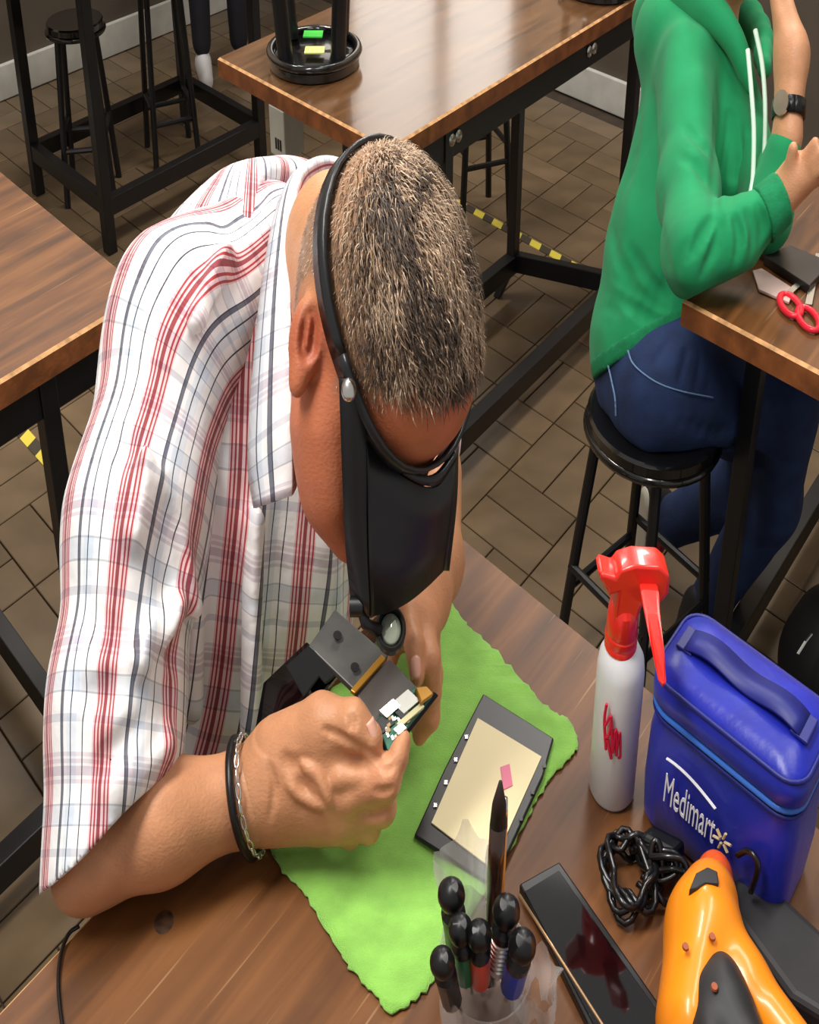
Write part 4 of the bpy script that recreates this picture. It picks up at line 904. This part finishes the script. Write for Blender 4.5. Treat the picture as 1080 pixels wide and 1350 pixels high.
# collar: fall edge, fold and inner stand lofted round the neck
cl = [((384, 654, 1.035), (336, 670, 1.075), (390, 640, 1.07)), ((383, 560, 1.035), (328, 602, 1.085), (391, 560, 1.08)), ((381, 450, 1.05), (336, 472, 1.10), (392, 450, 1.11)), ((383, 335, 1.085), (350, 350, 1.12), (400, 345, 1.15)),
      ((391, 240, 1.13), (370, 262, 1.15), (408, 295, 1.20)), ((413, 212, 1.19), (398, 222, 1.215), (424, 272, 1.235)), ((446, 210, 1.24), (445, 214, 1.262), (452, 262, 1.25)), ((500, 240, 1.27), (505, 245, 1.30), (500, 290, 1.27))]
rows = [catmull([[*WX(*c[k])] for c in cl], 6) for k in (1, 0, 2)]
def between(a, b, s, bul): return lerp(a, b, s)
Gc = np.stack([rows[0], lerp(rows[0], rows[1], .35), lerp(rows[0], rows[1], .7), rows[1], lerp(rows[1], rows[2], .15), lerp(rows[1], rows[2], .55), rows[2]], 1)
Gc[:, 1] += Tc * .004; Gc[:, 2] += Tc * .006; Gc[:, 4] += Tc * .002
arcl = np.cumsum(np.r_[0, np.linalg.norm(np.diff(rows[1], axis=0), axis=1)])
Uc = np.stack([np.stack([np.full(len(arcl), x), arcl], 1) for x in (-.036, -.022, -.010, 0, .003, .015, .03)], 1).reshape(-1, 2) + [.055, 0]
mb = MB().sheet(Gc); V, f, _ = mb.data(); obj('collar', (unx(V), f), M_PLAID, man, smooth=True, uv=Uc, solid=.0024)
# trousers and shoes, under the table
M_TROU = mat('dark_trousers', (40, 42, 52), .85, var=.1)
hipc = WX(255, 1010, 1.47); e1x = nrm(np.array([E1[0] * S, E1[1], 0])); e2x = nrm(np.array([E2[0] * S, E2[1], 0]))
hp_ = np.array([hipc[0], hipc[1], .55])
trou = [('+', 0, cone(hp_ - e2x * .07, hp_ + e2x * .07, .13, .13))]
for s_ in (-1, 1):
    k0 = hp_ + e1x * .40 + e2x * (.07 * s_ - .10) + np.array([0, 0, -.03]); a0_ = k0 + np.array([0, 0, -.40]) - e1x * .03
    trou += [('+', .04, cone(hp_ + e2x * (.07 * s_ - .02), k0, .078, .060)), ('+', .03, cone(k0, a0_, .06, .045))]
V, f = sdf_mesh(trou, .009); obj('trousers', (unx(V), f), M_TROU, man, smooth=True)
for s_ in (-1, 1):
    a0_ = hp_ + e1x * .37 + e2x * (.07 * s_ - .10); V, f = sdf_mesh([('+', 0, cone(np.array([*a0_[:2], .05]), np.array([*(a0_ + e1x * .14)[:2], .035]), .045, .034))], .006); obj('shoe', (unx(V), f), M_PBLK, man, smooth=True)
sm = np.array([hp_[0] / S, hp_[1], 0]); stool(sm, 'black round stool under the man in the plaid shirt', R(20), h=.395, rad=.15)

# ---- magnifier visor on his head
M_VIS = mat('visor_black_plastic', (24, 25, 27), .38, var=.1, vs=30)
M_BAND = mat('headband_vinyl', (34, 35, 37), .32)
vz = empty('magnifier_visor', unx(HC[None])[0], 'black head-worn magnifier visor over the man\'s forehead', 'visor')
vr = vz; LOC[vr] = unx(HC[None])[0]
def hug(V, c, e_a, e_b, e_n, n, half, off, filt=None):
    d = V - c; m = np.abs(d @ e_n) < half; x, y = d[m] @ e_a, d[m] @ e_b; ang = np.arctan2(y, x); rr = np.hypot(x, y); out = []
    for k in range(n):
        a = 2 * math.pi * k / n; da = np.abs((ang - a + math.pi) % (2 * math.pi) - math.pi) < 2.2 * math.pi / n
        q_ = rr[da]; q_ = q_[q_ < filt] if filt else q_; out.append(q_.max() if len(q_) else np.nan)
    out = np.array(out); ok = ~np.isnan(out); out = np.interp(np.arange(n), np.arange(n)[ok], out[ok])
    for _ in range(3): out = np.maximum(out, (np.roll(out, 1) + np.roll(out, -1)) / 2)
    return [c + (e_a * math.cos(2 * math.pi * k / n) + e_b * math.sin(2 * math.pi * k / n)) * (out[k] + off) for k in range(n)]
bn = nrm(hu - .10 * hr); ba_ = nrm(hr - bn * (hr @ bn)); bb_ = np.cross(bn, ba_)
bd = hug(hV, H(0, 0, -.006), ba_, bb_, bn, 48, .008, .0030, .125); bd.append(bd[0])
wdir = [bn] * 49
bg = [[bd[k] - wdir[k] * .0095, bd[k] + wdir[k] * .0095] for k in range(49)]
V, f, _ = MB().sheet(bg).data(); obj('headband', (unx(V), f), M_BAND, vz, smooth=True, solid=.0032)
def quadsheet(name, rowsx, m, par=vz, solid=.003, n=6):
    g = np.stack([catmull([W(*p) for p in r_], n) for r_ in rowsx], 0); return obj(name, MB().sheet(g), m, par, smooth='auto', solid=solid)
# side plate, front shield (curved brim), right plate and floor
quadsheet('side_plate', [[(447, 498, .955), (449, 560, .966), (455, 700, .998), (464, 785, 1.025)], [(472, 500, .955), (482, 560, .966), (484, 700, .995), (488, 812, 1.012)]], M_VIS)
quadsheet('front_shield', [[(481, 556, .972), (503, 600, .985), (540, 634, 1.0), (575, 641, 1.015), (598, 606, 1.03)], [(483, 640, .985), (505, 660, .997), (540, 680, 1.01), (572, 684, 1.025), (594, 665, 1.04)], [(486, 730, 1.0), (508, 742, 1.01), (538, 738, 1.022), (566, 726, 1.035), (588, 710, 1.05)], [(489, 812, 1.012), (512, 806, 1.022), (538, 792, 1.033), (562, 772, 1.045), (582, 752, 1.06)]], M_VIS, solid=.0035)
quadsheet('brow_pad', [[(478, 544, .972), (501, 588, .985), (537, 619, .999), (573, 626, 1.012), (600, 596, 1.028)], [(483, 554, .972), (505, 600, .985), (540, 632, 1.0), (574, 639, 1.014), (599, 605, 1.03)]], M_BAND, solid=.004)
quadsheet('side_plate', [[(602, 585, 1.05), (600, 660, 1.06), (590, 752, 1.075)], [(598, 604, 1.03), (594, 665, 1.04), (582, 752, 1.06)]], M_VIS)
quadsheet('lens_plate', [[(464, 786, 1.028), (489, 813, 1.013)], [(560, 742, 1.085), (582, 752, 1.06)]], M_GLASS, n=3)
rv = W(460, 514, .950); obj('rivet', MB().lathe([(0, 0), (.0078, 0), (.0072, .003), (.004, .0045), (0, .0048)], rv, 20, S, axis=unx(Tc[None])[0]), M_STEEL, vz, smooth='auto', angle=60)
# flip-down loupe
lc = W(515, 832, 1.035)
obj('loupe_arm', MB().tube([W(476, 800, 1.02), W(482, 822, 1.022), W(500, 832, 1.028)], .005, 8, sx=1.4), M_VIS, vz, smooth=True)
obj('loupe_hinge', MB().lathe([(0, -.006), (.007, -.006), (.007, .006), (0, .006)], W(470, 800, 1.02), 14, 1.4, axis=(1, 0, 0)), M_VIS, vz, smooth='auto')
lax = nrm(np.array([0.1, -.55, .8]))
lo_ = obj('loupe', MB().lathe([(.0125, -.004), (.0165, -.003), (.0165, .006), (.0145, .008), (.0125, .0055), (.0115, -.004)], lc, 28, S, axis=lax), M_VIS, vz, smooth='auto')
obj('lens', MB().lathe([(0, .003), (.0125, .003), (.010, .0055), (0, .0068)], lc, 24, S, axis=lax), mat('lens_glass', (190, 196, 176), .05, .6), lo_, smooth=True)
obj('loupe_barrel', MB().lathe([(0, -.022), (.008, -.022), (.0125, -.004), (0, -.004)], lc, 20, S, axis=lax), M_VIS, lo_, smooth='auto')

# ---- bracelets
bw = empty('bracelet', W(328, 1048, 1.08), 'black cord and silver chain bracelet on the man\'s right wrist', 'bracelet')
wc_ = WX(326, 1049, 1.083); wa = nrm(WX(352, 1038, 1.08) - WX(318, 1052, 1.083)); wu = nrm(Tc - wa * (Tc @ wa)); wv = np.cross(wa, wu)
bs = hug(np.vstack([rV, aV]), wc_, wu, wv, wa, 40, .012, .0022, .06)
cp = np.array(bs) - wa * .004; obj('cord', MB().tube(unx(cp), .0034, 8, closed=True, sx=1.2), M_PBLK, bw, smooth=True)
bs2 = np.array(hug(np.vstack([rV, aV]), wc_, wu, wv, wa, 26, .012, .0022, .06))
for k in range(26):
    a = 2 * math.pi * k / 26; c = bs2[k] + wa * .005; tng = -wu * math.sin(a) + wv * math.cos(a); w2 = wa if k % 2 else (wu * math.cos(a) + wv * math.sin(a))
    lp = np.array([c + tng * .0058 * math.cos(q) + w2 * .0024 * math.sin(q) for q in np.linspace(0, 6.283, 13)[:-1]]); obj('chain_link', MB().tube(unx(lp), .0009, 5, closed=True), M_STEEL, bw, smooth=True)

# ---- opened phone in his hands
dv = empty('opened_phone', W(500, 920, 1.08), 'opened phone with green circuit board held in the man\'s hands', 'phone')
M_GREY = mat('grey_metal_plate', (88, 88, 86), .45, .3, var=.1, vs=60)
M_PCB = mat('green_circuit_board', (34, 104, 82), .4, var=.3, vs=140)
M_COP = mat('copper_flex', (178, 128, 44), .35, .4)
def plate(name, px, thick, m, par=dv, bev=.0008): P = np.array([W(*p) for p in px]); n_ = np.cross(P[1] - P[0], P[2] - P[0]); n_ = nrm(n_); C0 = np.array([0, 0, CZ]); P = np.array([C0 + ray(p[0], p[1]) * (((P[0] - C0) @ n_) / (ray(p[0], p[1]) @ n_)) for p in px]); n_ = n_ if n_[1] > 0 else -n_; return obj(name, MB().prism(P, n_ * thick), m, par, bevel=bev)
plate('back_plate', [(407, 851, 1.085), (442, 803, 1.11), (512, 864, 1.088), (470, 912, 1.062)], .006, M_GREY)
plate('glossy_cover', [(335, 966, 1.098), (347, 900, 1.112), (404, 846, 1.112), (448, 886, 1.096), (400, 944, 1.078)], .004, M_GLASS)
plate('rubber_gasket', [(376, 878, 1.088), (408, 850, 1.0845), (436, 876, 1.0775), (447, 887, 1.073), (428, 902, 1.068), (420, 892, 1.071), (400, 920, 1.066)], .003, M_PBLK)
plate('flex_cable', [(462, 909, 1.058), (503, 862, 1.08), (509, 868, 1.078), (468, 914, 1.056)], .004, M_COP)
bt = plate('battery', [(468, 912, 1.062), (514, 868, 1.082), (552, 908, 1.07), (500, 958, 1.048)], .008, mat('battery_wrap', (78, 70, 66), .45, var=.08, vs=50))
pc = plate('circuit_board', [(494, 950, 1.048), (548, 904, 1.068), (570, 918, 1.064), (512, 990, 1.036)], .004, M_PCB)
def chip(name, u, v, t, lx, ly, h, m):
    ex = nrm(W(548, 904, 1.068) - W(494, 950, 1.048)); ey = W(512, 990, 1.036) - W(494, 950, 1.048); ey = nrm(ey - ex * (ey @ ex)); ez = np.cross(ex, ey); ez = ez if ez[1] < 0 else -ez
    obj(name, MB().box(W(u, v, t), ex * lx, ey * ly, ez * h), m, pc, bevel=.0004)
chip('shield_can', 535, 926, 1.0575, .008, .006, .0018, mat('tin_shield', (150, 150, 144), .35, .7)); chip('shield_can', 514, 935, 1.053, .007, .004, .002, M_STEEL)
chip('chip', 506, 955, 1.047, .006, .005, .0015, M_PBLK); chip('chip', 531, 941, 1.052, .004, .004, .0016, M_PBLK); chip('connector', 541, 944, 1.052, .012, .002, .002, mat('pale_connector', (206, 200, 150), .4)); chip('connector', 527, 962, 1.044, .004, .003, .002, M_STEEL)
ex_ = W(548, 904, 1.068) - W(494, 950, 1.048); ey_ = W(512, 990, 1.036) - W(494, 950, 1.048); up_ = nrm(np.cross(ex_, ey_)); up_ = up_ if up_[1] < 0 else -up_
cps = [M_STEEL, M_PBLK, mat('tan_capacitor', (176, 140, 88), .4), mat('white_part', (222, 224, 214), .4)]
for k in range(22):
    x, y = rng.uniform(.06, .92), rng.uniform(.08, .9)
    obj('component', MB().box(W(494, 950, 1.048) + ex_ * x + ey_ * y + up_ * .0012, nrm(ex_) * rng.uniform(.0008, .002), nrm(ey_) * rng.uniform(.0008, .0022), up_ * .0009), cps[k % 4], pc)
for (u, v, t_) in ((445, 838, 1.0905), (468, 880, 1.073)): obj('camera_hole', MB().lathe([(0, 0), (.004, 0), (.004, .0008), (0, .0008)], W(u, v, t_), 14, 1.3, axis=-np.cross(W(442, 803, 1.11) - W(407, 851, 1.085), W(512, 864, 1.088) - W(407, 851, 1.085)) * np.sign(np.cross(W(442, 803, 1.11) - W(407, 851, 1.085), W(512, 864, 1.088) - W(407, 851, 1.085))[1])), M_PBLK, dv)
plate('gold_connector', [(548, 906, 1.062), (563, 904, 1.066), (572, 914, 1.062), (556, 926, 1.056)], .004, M_COP)
plate('midframe', [(508, 992, 1.040), (574, 912, 1.068), (579, 917, 1.070), (514, 1000, 1.040)], .012, M_PBLK)
# ------------------------------------------------------------------ the seated person in green
M_HOOD = mat('green_sweatshirt', (18, 140, 86), .9, var=.08, vs=14, bump=.2, bs=60, sheen=.05)
M_HOODD = mat('green_rib_knit', (15, 126, 78), .9, var=.12, vs=60, bump=.3, bs=300)
M_JEAN = mat('navy_denim', (26, 45, 84), .85, var=.25, vs=26, bump=.35, bs=500)
gs = [('+', 0, cone(WX(952, -95, 2.14), WX(955, -150, 2.16), .082, .088)), ('+', .03, ell(WX(975, -80, 2.06), (.062, .06, .08))), ('+', .01, ell(WX(1000, -95, 1.985), (.016, .014, .02))),
      ('+', .04, cone(WX(948, -40, 2.14), WX(930, 60, 2.16), .052, .06)), ('+', .05, cone(WX(915, 110, 2.2), WX(862, 385, 2.235), .10, .10)),
      ('+', .03, cone(WX(908, 120, 2.12), WX(908, 330, 1.875), .036, .026)), ('+', .02, cone(WX(908, 330, 1.875), WX(1020, 272, 1.85), .026, .026)),
      # right hand
      ('+', .015, cone(WX(1020, 270, 1.85), WX(1052, 232, 1.83), .029, .030)), ('+', .008, cone(WX(1052, 222, 1.82), WX(1075, 190, 1.79), .011, .009)), ('+', .008, cone(WX(1056, 232, 1.82), WX(1084, 205, 1.78), .011, .009)), ('+', .008, cone(WX(1058, 242, 1.82), WX(1086, 222, 1.78), .010, .008)), ('+', .008, cone(WX(1056, 250, 1.83), WX(1080, 238, 1.80), .009, .007)), ('+', .008, cone(WX(1040, 228, 1.82), WX(1046, 196, 1.80), .012, .009)),
      # left forearm raised
      ('+', .03, cone(WX(960, 120, 2.28), WX(1012, 282, 1.99), .042, .034)), ('+', .03, cone(WX(1012, 282, 1.99), WX(1038, 180, 1.96), .033, .028)), ('+', .015, cone(WX(1038, 180, 1.96), WX(1044, 70, 1.96), .026, .034)), ('+', .015, cone(WX(1044, 80, 1.96), WX(1030, 10, 1.98), .032, .019)), ('+', .01, cone(WX(1042, 60, 1.95), WX(1018, -15, 1.98), .012, .010)), ('+', .01, cone(WX(1052, 50, 1.95), WX(1030, -30, 1.97), .012, .010))]
V, f = sdf_mesh(gs, .0038); gV = V
gc = np.broadcast_to(lin((206, 150, 112)), V.shape) * (1 + .05 * wav(V, 5, 60))[:, None]
girl = obj('person', (unx(V), f), M_SKIN, smooth=True, cols=np.clip(gc, 0, 1))
tag(girl, 'person in a green hooded sweatshirt and jeans seated on a stool at right', 'person')
# sweatshirt
def gfold(X, Y, Z): return .0060 * wav(np.stack([X, Y, Z], 1), 61, 52, 6)
hd = [('+', 0, cone(WX(915, 118, 2.2), WX(868, 330, 2.22), .108, .112)), ('+', .04, cone(WX(868, 330, 2.22), WX(850, 455, 2.235), .112, .127)), ('+', .04, cone(WX(950, 110, 2.16), WX(955, 240, 2.12), .07, .085)),
      ('+', .03, cone(WX(905, 75, 2.17), WX(880, 50, 2.2), .075, .075)),
      ('-', .02, cone(WX(975, 15, 2.06), WX(985, 60, 2.04), .045, .03)),
      # waist folds
      ('-', .012, cone(WX(800, 390, 2.115), WX(880, 430, 2.105), .008, .006)), ('-', .012, cone(WX(815, 360, 2.105), WX(868, 405, 2.09), .006, .005)),
      ('-', .012, cone(WX(962, 150, 2.055), WX(945, 290, 2.03), .008, .01)), ('-', .012, cone(WX(985, 170, 2.05), WX(985, 280, 2.03), .006, .006)),
      ('cut', WX(848, 460, 2.235), nrm(cvec(.30, -.95, .05)))]
ar_ = [('+', .022, cone(WX(903, 92, 2.11), WX(908, 250, 1.97), .066, .057)), ('+', .03, cone(WX(908, 250, 1.97), WX(912, 335, 1.870), .057, .052)), ('+', .03, cone(WX(912, 333, 1.870), WX(965, 314, 1.865), .050, .047)), ('+', .03, cone(WX(965, 314, 1.865), WX(1002, 286, 1.85), .046, .036))]
V, f = sdf_mesh(hd[:4] + ar_ + hd[4:], .007, gfold)
cr_ = creases(V, [([(946, 276), (930, 302), (906, 345)], .009, .009, .008), ([(953, 284), (945, 322), (926, 362)], .008, .008, .008), ([(968, 282), (976, 312), (970, 352)], .008, .008, .008), ([(985, 278), (996, 305), (993, 340)], .008, .008, .008), ([(1000, 272), (1008, 300), (1004, 326)], .007, .007, .008), ([(905, 318), (895, 345), (893, 370)], .008, .007, .010),
   ([(903, 160), (922, 178), (940, 197)], .009, .007, .012), ([(892, 198), (920, 214), (937, 236)], .009, .007, .012), ([(795, 384), (830, 400), (872, 428)], .010, .010, .010), ([(802, 362), (840, 383), (880, 408)], .009, .009, .010), ([(783, 405), (800, 402), (815, 412)], .009, .007, .010), ([(830, 330), (852, 365), (880, 395)], .009, .007, .012),
   ([(866, 140), (864, 250), (870, 330), (884, 375)], .008, .007, .012), ([(948, 120), (950, 180), (942, 270)], .009, .009, .012), ([(966, 150), (968, 210), (962, 262)], .009, .006, .014), ([(800, 300), (812, 345), (835, 372)], .010, .005, .014), ([(840, 120), (830, 200), (815, 280)], .010, .003, .016)], '-', .009)
V, f = sdf_mesh(hd[:4] + ar_ + cr_ + hd[4:], .0036, gfold); shirt2 = obj('sweatshirt', (unx(V), f), M_HOOD, girl, smooth=True)
tag(shirt2, 'green hooded sweatshirt')
cf = [('+', 0, cone(WX(1008, 283, 1.85), WX(1034, 258, 1.84), .039, .035)), ('cut', WX(1032, 260, 1.84), nrm(cvec(.85, .5, .1))), ('cut', WX(1006, 286, 1.85), -nrm(cvec(.85, .5, .1)))]
V, f = sdf_mesh(cf, .003); obj('cuff', (unx(V), f), M_HOODD, girl, smooth=True)
la = [('+', 0, cone(WX(960, 110, 2.28), WX(1012, 282, 1.985), .06, .045)), ('+', .03, cone(WX(1012, 282, 1.985), WX(1032, 205, 1.965), .044, .036))]
V, f = sdf_mesh(la, .0045); obj('sleeve', (unx(V), f), M_HOOD, girl, smooth=True)
# hood lying round the neck
hp2 = catmull([WX(990, 115, 2.055), WX(968, 55, 2.06), WX(935, 12, 2.09), WX(900, -2, 2.15), WX(872, 12, 2.21), WX(862, 30, 2.27), WX(900, 15, 2.33), WX(960, 10, 2.30), WX(1000, 40, 2.2), WX(1008, 90, 2.1)], 3)
hood = [('+', .02, cone(hp2[i], hp2[i + 1], r_, r_)) for i, r_ in zip(range(len(hp2) - 1), np.interp(np.arange(len(hp2) - 1), [0, 5, 12, 18, 27], [.010, .022, .042, .04, .012]))]
V, f = sdf_mesh(hood, .0042, lambda X, Y, Z: .003 * wav(np.stack([X, Y, Z], 1), 68, 50, 6)); obj('hood', (unx(V), f), M_HOOD, girl, smooth=True)
V, f = sdf_mesh([('+', 0, cone(WX(868, 330, 2.22), WX(850, 455, 2.235), .1145, .1295)), ('cut', WX(848, 466, 2.235), nrm(cvec(.30, -.95, .05))), ('cut', WX(848, 440, 2.235), -nrm(cvec(.30, -.95, .05)))], .0045); obj('hem_band', (unx(V), f), M_HOODD, girl, smooth=True)
for pts in ([(986, 66, 2.018), (990, 110, 2.0), (994, 170, 1.985), (993, 230, 1.975), (989, 258, 1.965)], [(996, 40, 2.03), (1005, 85, 2.01), (1009, 140, 1.995), (1008, 200, 1.985), (1003, 255, 1.97)]):
    obj('drawstring', MB().tube(catmull([W(*p) for p in pts], 5), .0042, 8, sx=1.4), mat('white_cord', (206, 232, 214), .8), girl, smooth=True)
# jeans
jn = [('+', 0, cone(WX(848, 488, 2.25), WX(885, 490, 2.2), .115, .105)), ('+', .04, cone(WX(864, 514, 2.17), WX(1030, 535, 2.27), .097, .082)), ('+', .04, cone(WX(885, 500, 2.34), WX(1030, 565, 2.42), .09, .078)),
      ('+', .03, cone(WX(1030, 535, 2.24), WX(1018, 660, 2.36), .080, .066)), ('+', .02, cone(WX(1018, 660, 2.36), WX(910, 836, 2.54), .066, .043)),
      ('+', .03, cone(WX(1025, 570, 2.42), WX(962, 650, 2.52), .070, .060)), ('+', .02, cone(WX(962, 650, 2.52), WX(890, 686, 2.62), .060, .048)),
      ('-', .004, ell(np.array([sG[0] * S, sG[1], .412]), (.27, .27, .0620))), ('cut', WX(850, 435, 2.22), nrm(cvec(-.25, .97, 0)))]
V, f = sdf_mesh(jn, .007)
jn = jn[:-1] + creases(V, [([(884, 445), (868, 466), (858, 482)], .006, .004, .008), ([(908, 452), (902, 480), (895, 506)], .006, .004, .008), ([(926, 458), (923, 490), (916, 520)], .006, .004, .008), ([(942, 470), (938, 500), (934, 520)], .006, .003, .008), ([(900, 560), (940, 575), (975, 572)], .009, .004, .012)], '-', .009) + jn[-1:]
V, f = sdf_mesh(jn, .0045, lambda X, Y, Z: .0025 * wav(np.stack([X, Y, Z], 1), 71, 70, 7)); obj('jeans', (unx(V), f), M_JEAN, girl, smooth=True)
M_THR = mat('pale_stitching', (110, 140, 180), .8)
jv = unx(np.array([]).reshape(0, 3)) if False else None
for pts in ([(802, 482), (806, 500), (811, 525), (812, 548)], [(828, 462), (834, 478), (848, 492), (870, 506), (900, 516), (940, 524)]):
    # seams laid on the denim surface, found along the surface normal by the nearest vertex
    row = []
    for u, v in catmull(pts, 6):
        d_ = ray(u, v); d_ = d_ / np.linalg.norm(d_); dv_ = unx(V) - np.array([0, 0, CZ]); s_ = dv_ @ d_; off_ = np.linalg.norm(dv_ - s_[:, None] * d_, axis=1); m_ = off_ < .006
        if m_.any(): row.append(np.array([0, 0, CZ]) + d_ * (s_[m_].min() - .0005))
    if len(row) > 2: obj('seam', MB().tube(row, .0011, 5), M_THR, girl)
# shoes
M_SHOE = mat('black_shoe_fabric', (26, 24, 26), .7); M_SREED = mat('red_shoe_trim', (190, 48, 58), .5); M_SOLE = mat('pale_rubber_sole', (190, 184, 168), .6)
def shoe(heel, toe, solev, lab=None):
    heel, toe, sv = map(np.asarray, (heel, toe, nrm(solev)))
    V, f = sdf_mesh([('+', 0, cone(heel, toe, .040, .034)), ('+', .02, cone(heel, heel - sv * .035, .038, .036)), ('cut', heel + sv * .026, sv)], .004); u_ = obj('shoe', (unx(V), f), M_SHOE, girl, smooth=True)
    V, f = sdf_mesh([('+', 0, cone(heel, toe, .043, .037)), ('cut', heel + sv * .036, sv), ('cut', heel + sv * .024, -sv)], .003); obj('sole', (unx(V), f), M_SOLE, u_, smooth=True)
    return u_
sh = shoe(WX(860, 668, 2.66), WX(850, 728, 2.68), cvec(-1, .05, .25))
V, f = sdf_mesh([('+', 0, cone(WX(874, 672, 2.65), WX(868, 715, 2.66), .030, .022))], .004); obj('shoe_trim', (unx(V), f), M_SREED, sh, smooth=True)
_h = WX(912, 845, 2.54); shoe(np.array([*_h[:2], .042]), np.array([*(_h + e2x * .12)[:2], .038]), (0, 0, -1))
# hair and wrist watch
V, f = sdf_mesh([('+', 0, ell(WX(945, -135, 2.18), (.10, .105, .11))), ('+', .04, cone(WX(920, -110, 2.24), WX(912, -30, 2.25), .06, .045)), ('-', .01, ell(WX(985, -85, 2.03), (.07, .07, .10)))], .006); obj('hair', (unx(V), f), mat('dark_hair', (34, 26, 22), .5), girl, smooth=True)
ww = WX(1040, 145, 1.96); wt = empty('wrist_watch', unx(ww[None])[0], 'dark wrist watch on the raised arm of the person in green', 'watch')
wax = nrm(WX(1044, 70, 1.96) - WX(1038, 180, 1.96)); wpa = nrm(Tc - wax * (Tc @ wax)); wpb = np.cross(wax, wpa)
wr_ = np.array(hug(gV, ww, wpa, wpb, wax, 32, .014, .0022, .06)); wr_ = np.vstack([wr_, wr_[:1]])
V, f, _ = MB().sheet(np.stack([wr_ - wax * .011, wr_ + wax * .011], 1)).data(); obj('watch_strap', (unx(V), f), M_PBLK, wt, smooth=True, solid=.0024)
wd_ = nrm(wr_[28] - ww); V, f, _ = MB().lathe([(0, 0), (.016, 0), (.016, .006), (0, .007)], wr_[28] + wd_ * .0016, 20, 1, axis=wd_).data(); obj('watch_face', (unx(V), f), M_STEEL, wt, smooth='auto')
# standing person far behind, only the lower legs show
bp0 = AB(-3.46, 2.52); bx_ = np.array([bp0[0] * S, bp0[1], 0]); rr_ = []
M_NAVY = mat('dark_navy_trousers', (20, 20, 28), .85, var=.1)
fw = nrm(np.array([.3, -1, 0])); sd = nrm(np.array([1, .3, 0]))
hipb = bx_ + np.array([0, .05, .88]) + sd * .1
bodyp = [('+', 0, cone(hipb + [0, 0, .08], hipb + [0, 0, .45], .13, .16)), ('+', .04, cone(hipb + [0, 0, .5], hipb + [0, 0, .62], .06, .055)), ('+', .02, ell(hipb + [0, 0, .74], (.08, .095, .12)))]
for s_ in (-1, 1): bodyp += [('+', .04, cone(hipb + sd * .19 * s_ + [0, 0, .44], hipb + sd * .24 * s_ + [0, 0, .12], .05, .042)), ('+', .03, cone(hipb + sd * .24 * s_ + [0, 0, .12], hipb + sd * .24 * s_ + [0, 0, -.10], .042, .034)), ('+', .02, ell(hipb + sd * .24 * s_ + [0, 0, -.15], (.03, .035, .07)))]
V, f = sdf_mesh(bodyp, .012); bg_ = obj('person', (unx(V), f), M_SKIN, smooth=True, cols=np.clip(np.broadcast_to(lin((190, 134, 100)), V.shape), 0, 1))
tag(bg_, 'standing person at the far back, only dark trouser legs and a white shoe in view', 'person')
V, f = sdf_mesh([('+', 0, cone(hipb + [0, 0, .06], hipb + [0, 0, .44], .145, .175))] + [('+', .04, cone(hipb + sd * .19 * s_ + [0, 0, .45], hipb + sd * .235 * s_ + [0, 0, .2], .065, .06)) for s_ in (-1, 1)], .012); obj('shirt', (unx(V), f), M_RUB, bg_, smooth=True)
V, f = sdf_mesh([('+', 0, cone(hipb - sd * .06, hipb + sd * .06, .12, .12))] + [('+', .04, cone(hipb + sd * .1 * s_, bx_ + sd * (.1 + .1 * s_) + [0, 0, .12], .085, .05)) for s_ in (-1, 1)], .009); obj('trousers', (unx(V), f), M_NAVY, bg_, smooth=True)
for s_ in (-1, 1):
    a_ = bx_ + sd * (.1 + .1 * s_); V, f = sdf_mesh([('+', 0, cone(a_ + [0, 0, .05], a_ + fw * .15 + [0, 0, .035], .045, .035))], .006); obj('shoe', (unx(V), f), mat('white_shoe', (206, 204, 204), .6), bg_, smooth=True)

# black bag on the floor beyond the lunch bag
fb = PZ(1092, 935, 0); fx = np.array([fb[0] * S, fb[1], 0])
V, f = sdf_mesh([('+', 0, cone(fx + [-.04, 0, .10], fx + [.14, -.03, .11], .10, .11)), ('+', .05, cone(fx + [0, .02, .14], fx + [.12, 0, .2], .07, .07)), ('cut', np.array([0, 0, .001]), (0, 0, -1))], .007, lambda X, Y, Z: .005 * wav(np.stack([X, Y, Z], 1), 91, 40))
bkp = obj('backpack', (unx(V), f), mat('black_nylon', (20, 20, 22), .6, bump=.3, bs=80), smooth=True); tag(bkp, 'black backpack on the floor at the right edge, behind the blue bag', 'backpack')
obj('zip_trim', MB().tube([W(1052, 862, 2.2), W(1062, 846, 2.2), W(1070, 836, 2.21)], .0022, 6), M_STEEL, bkp)
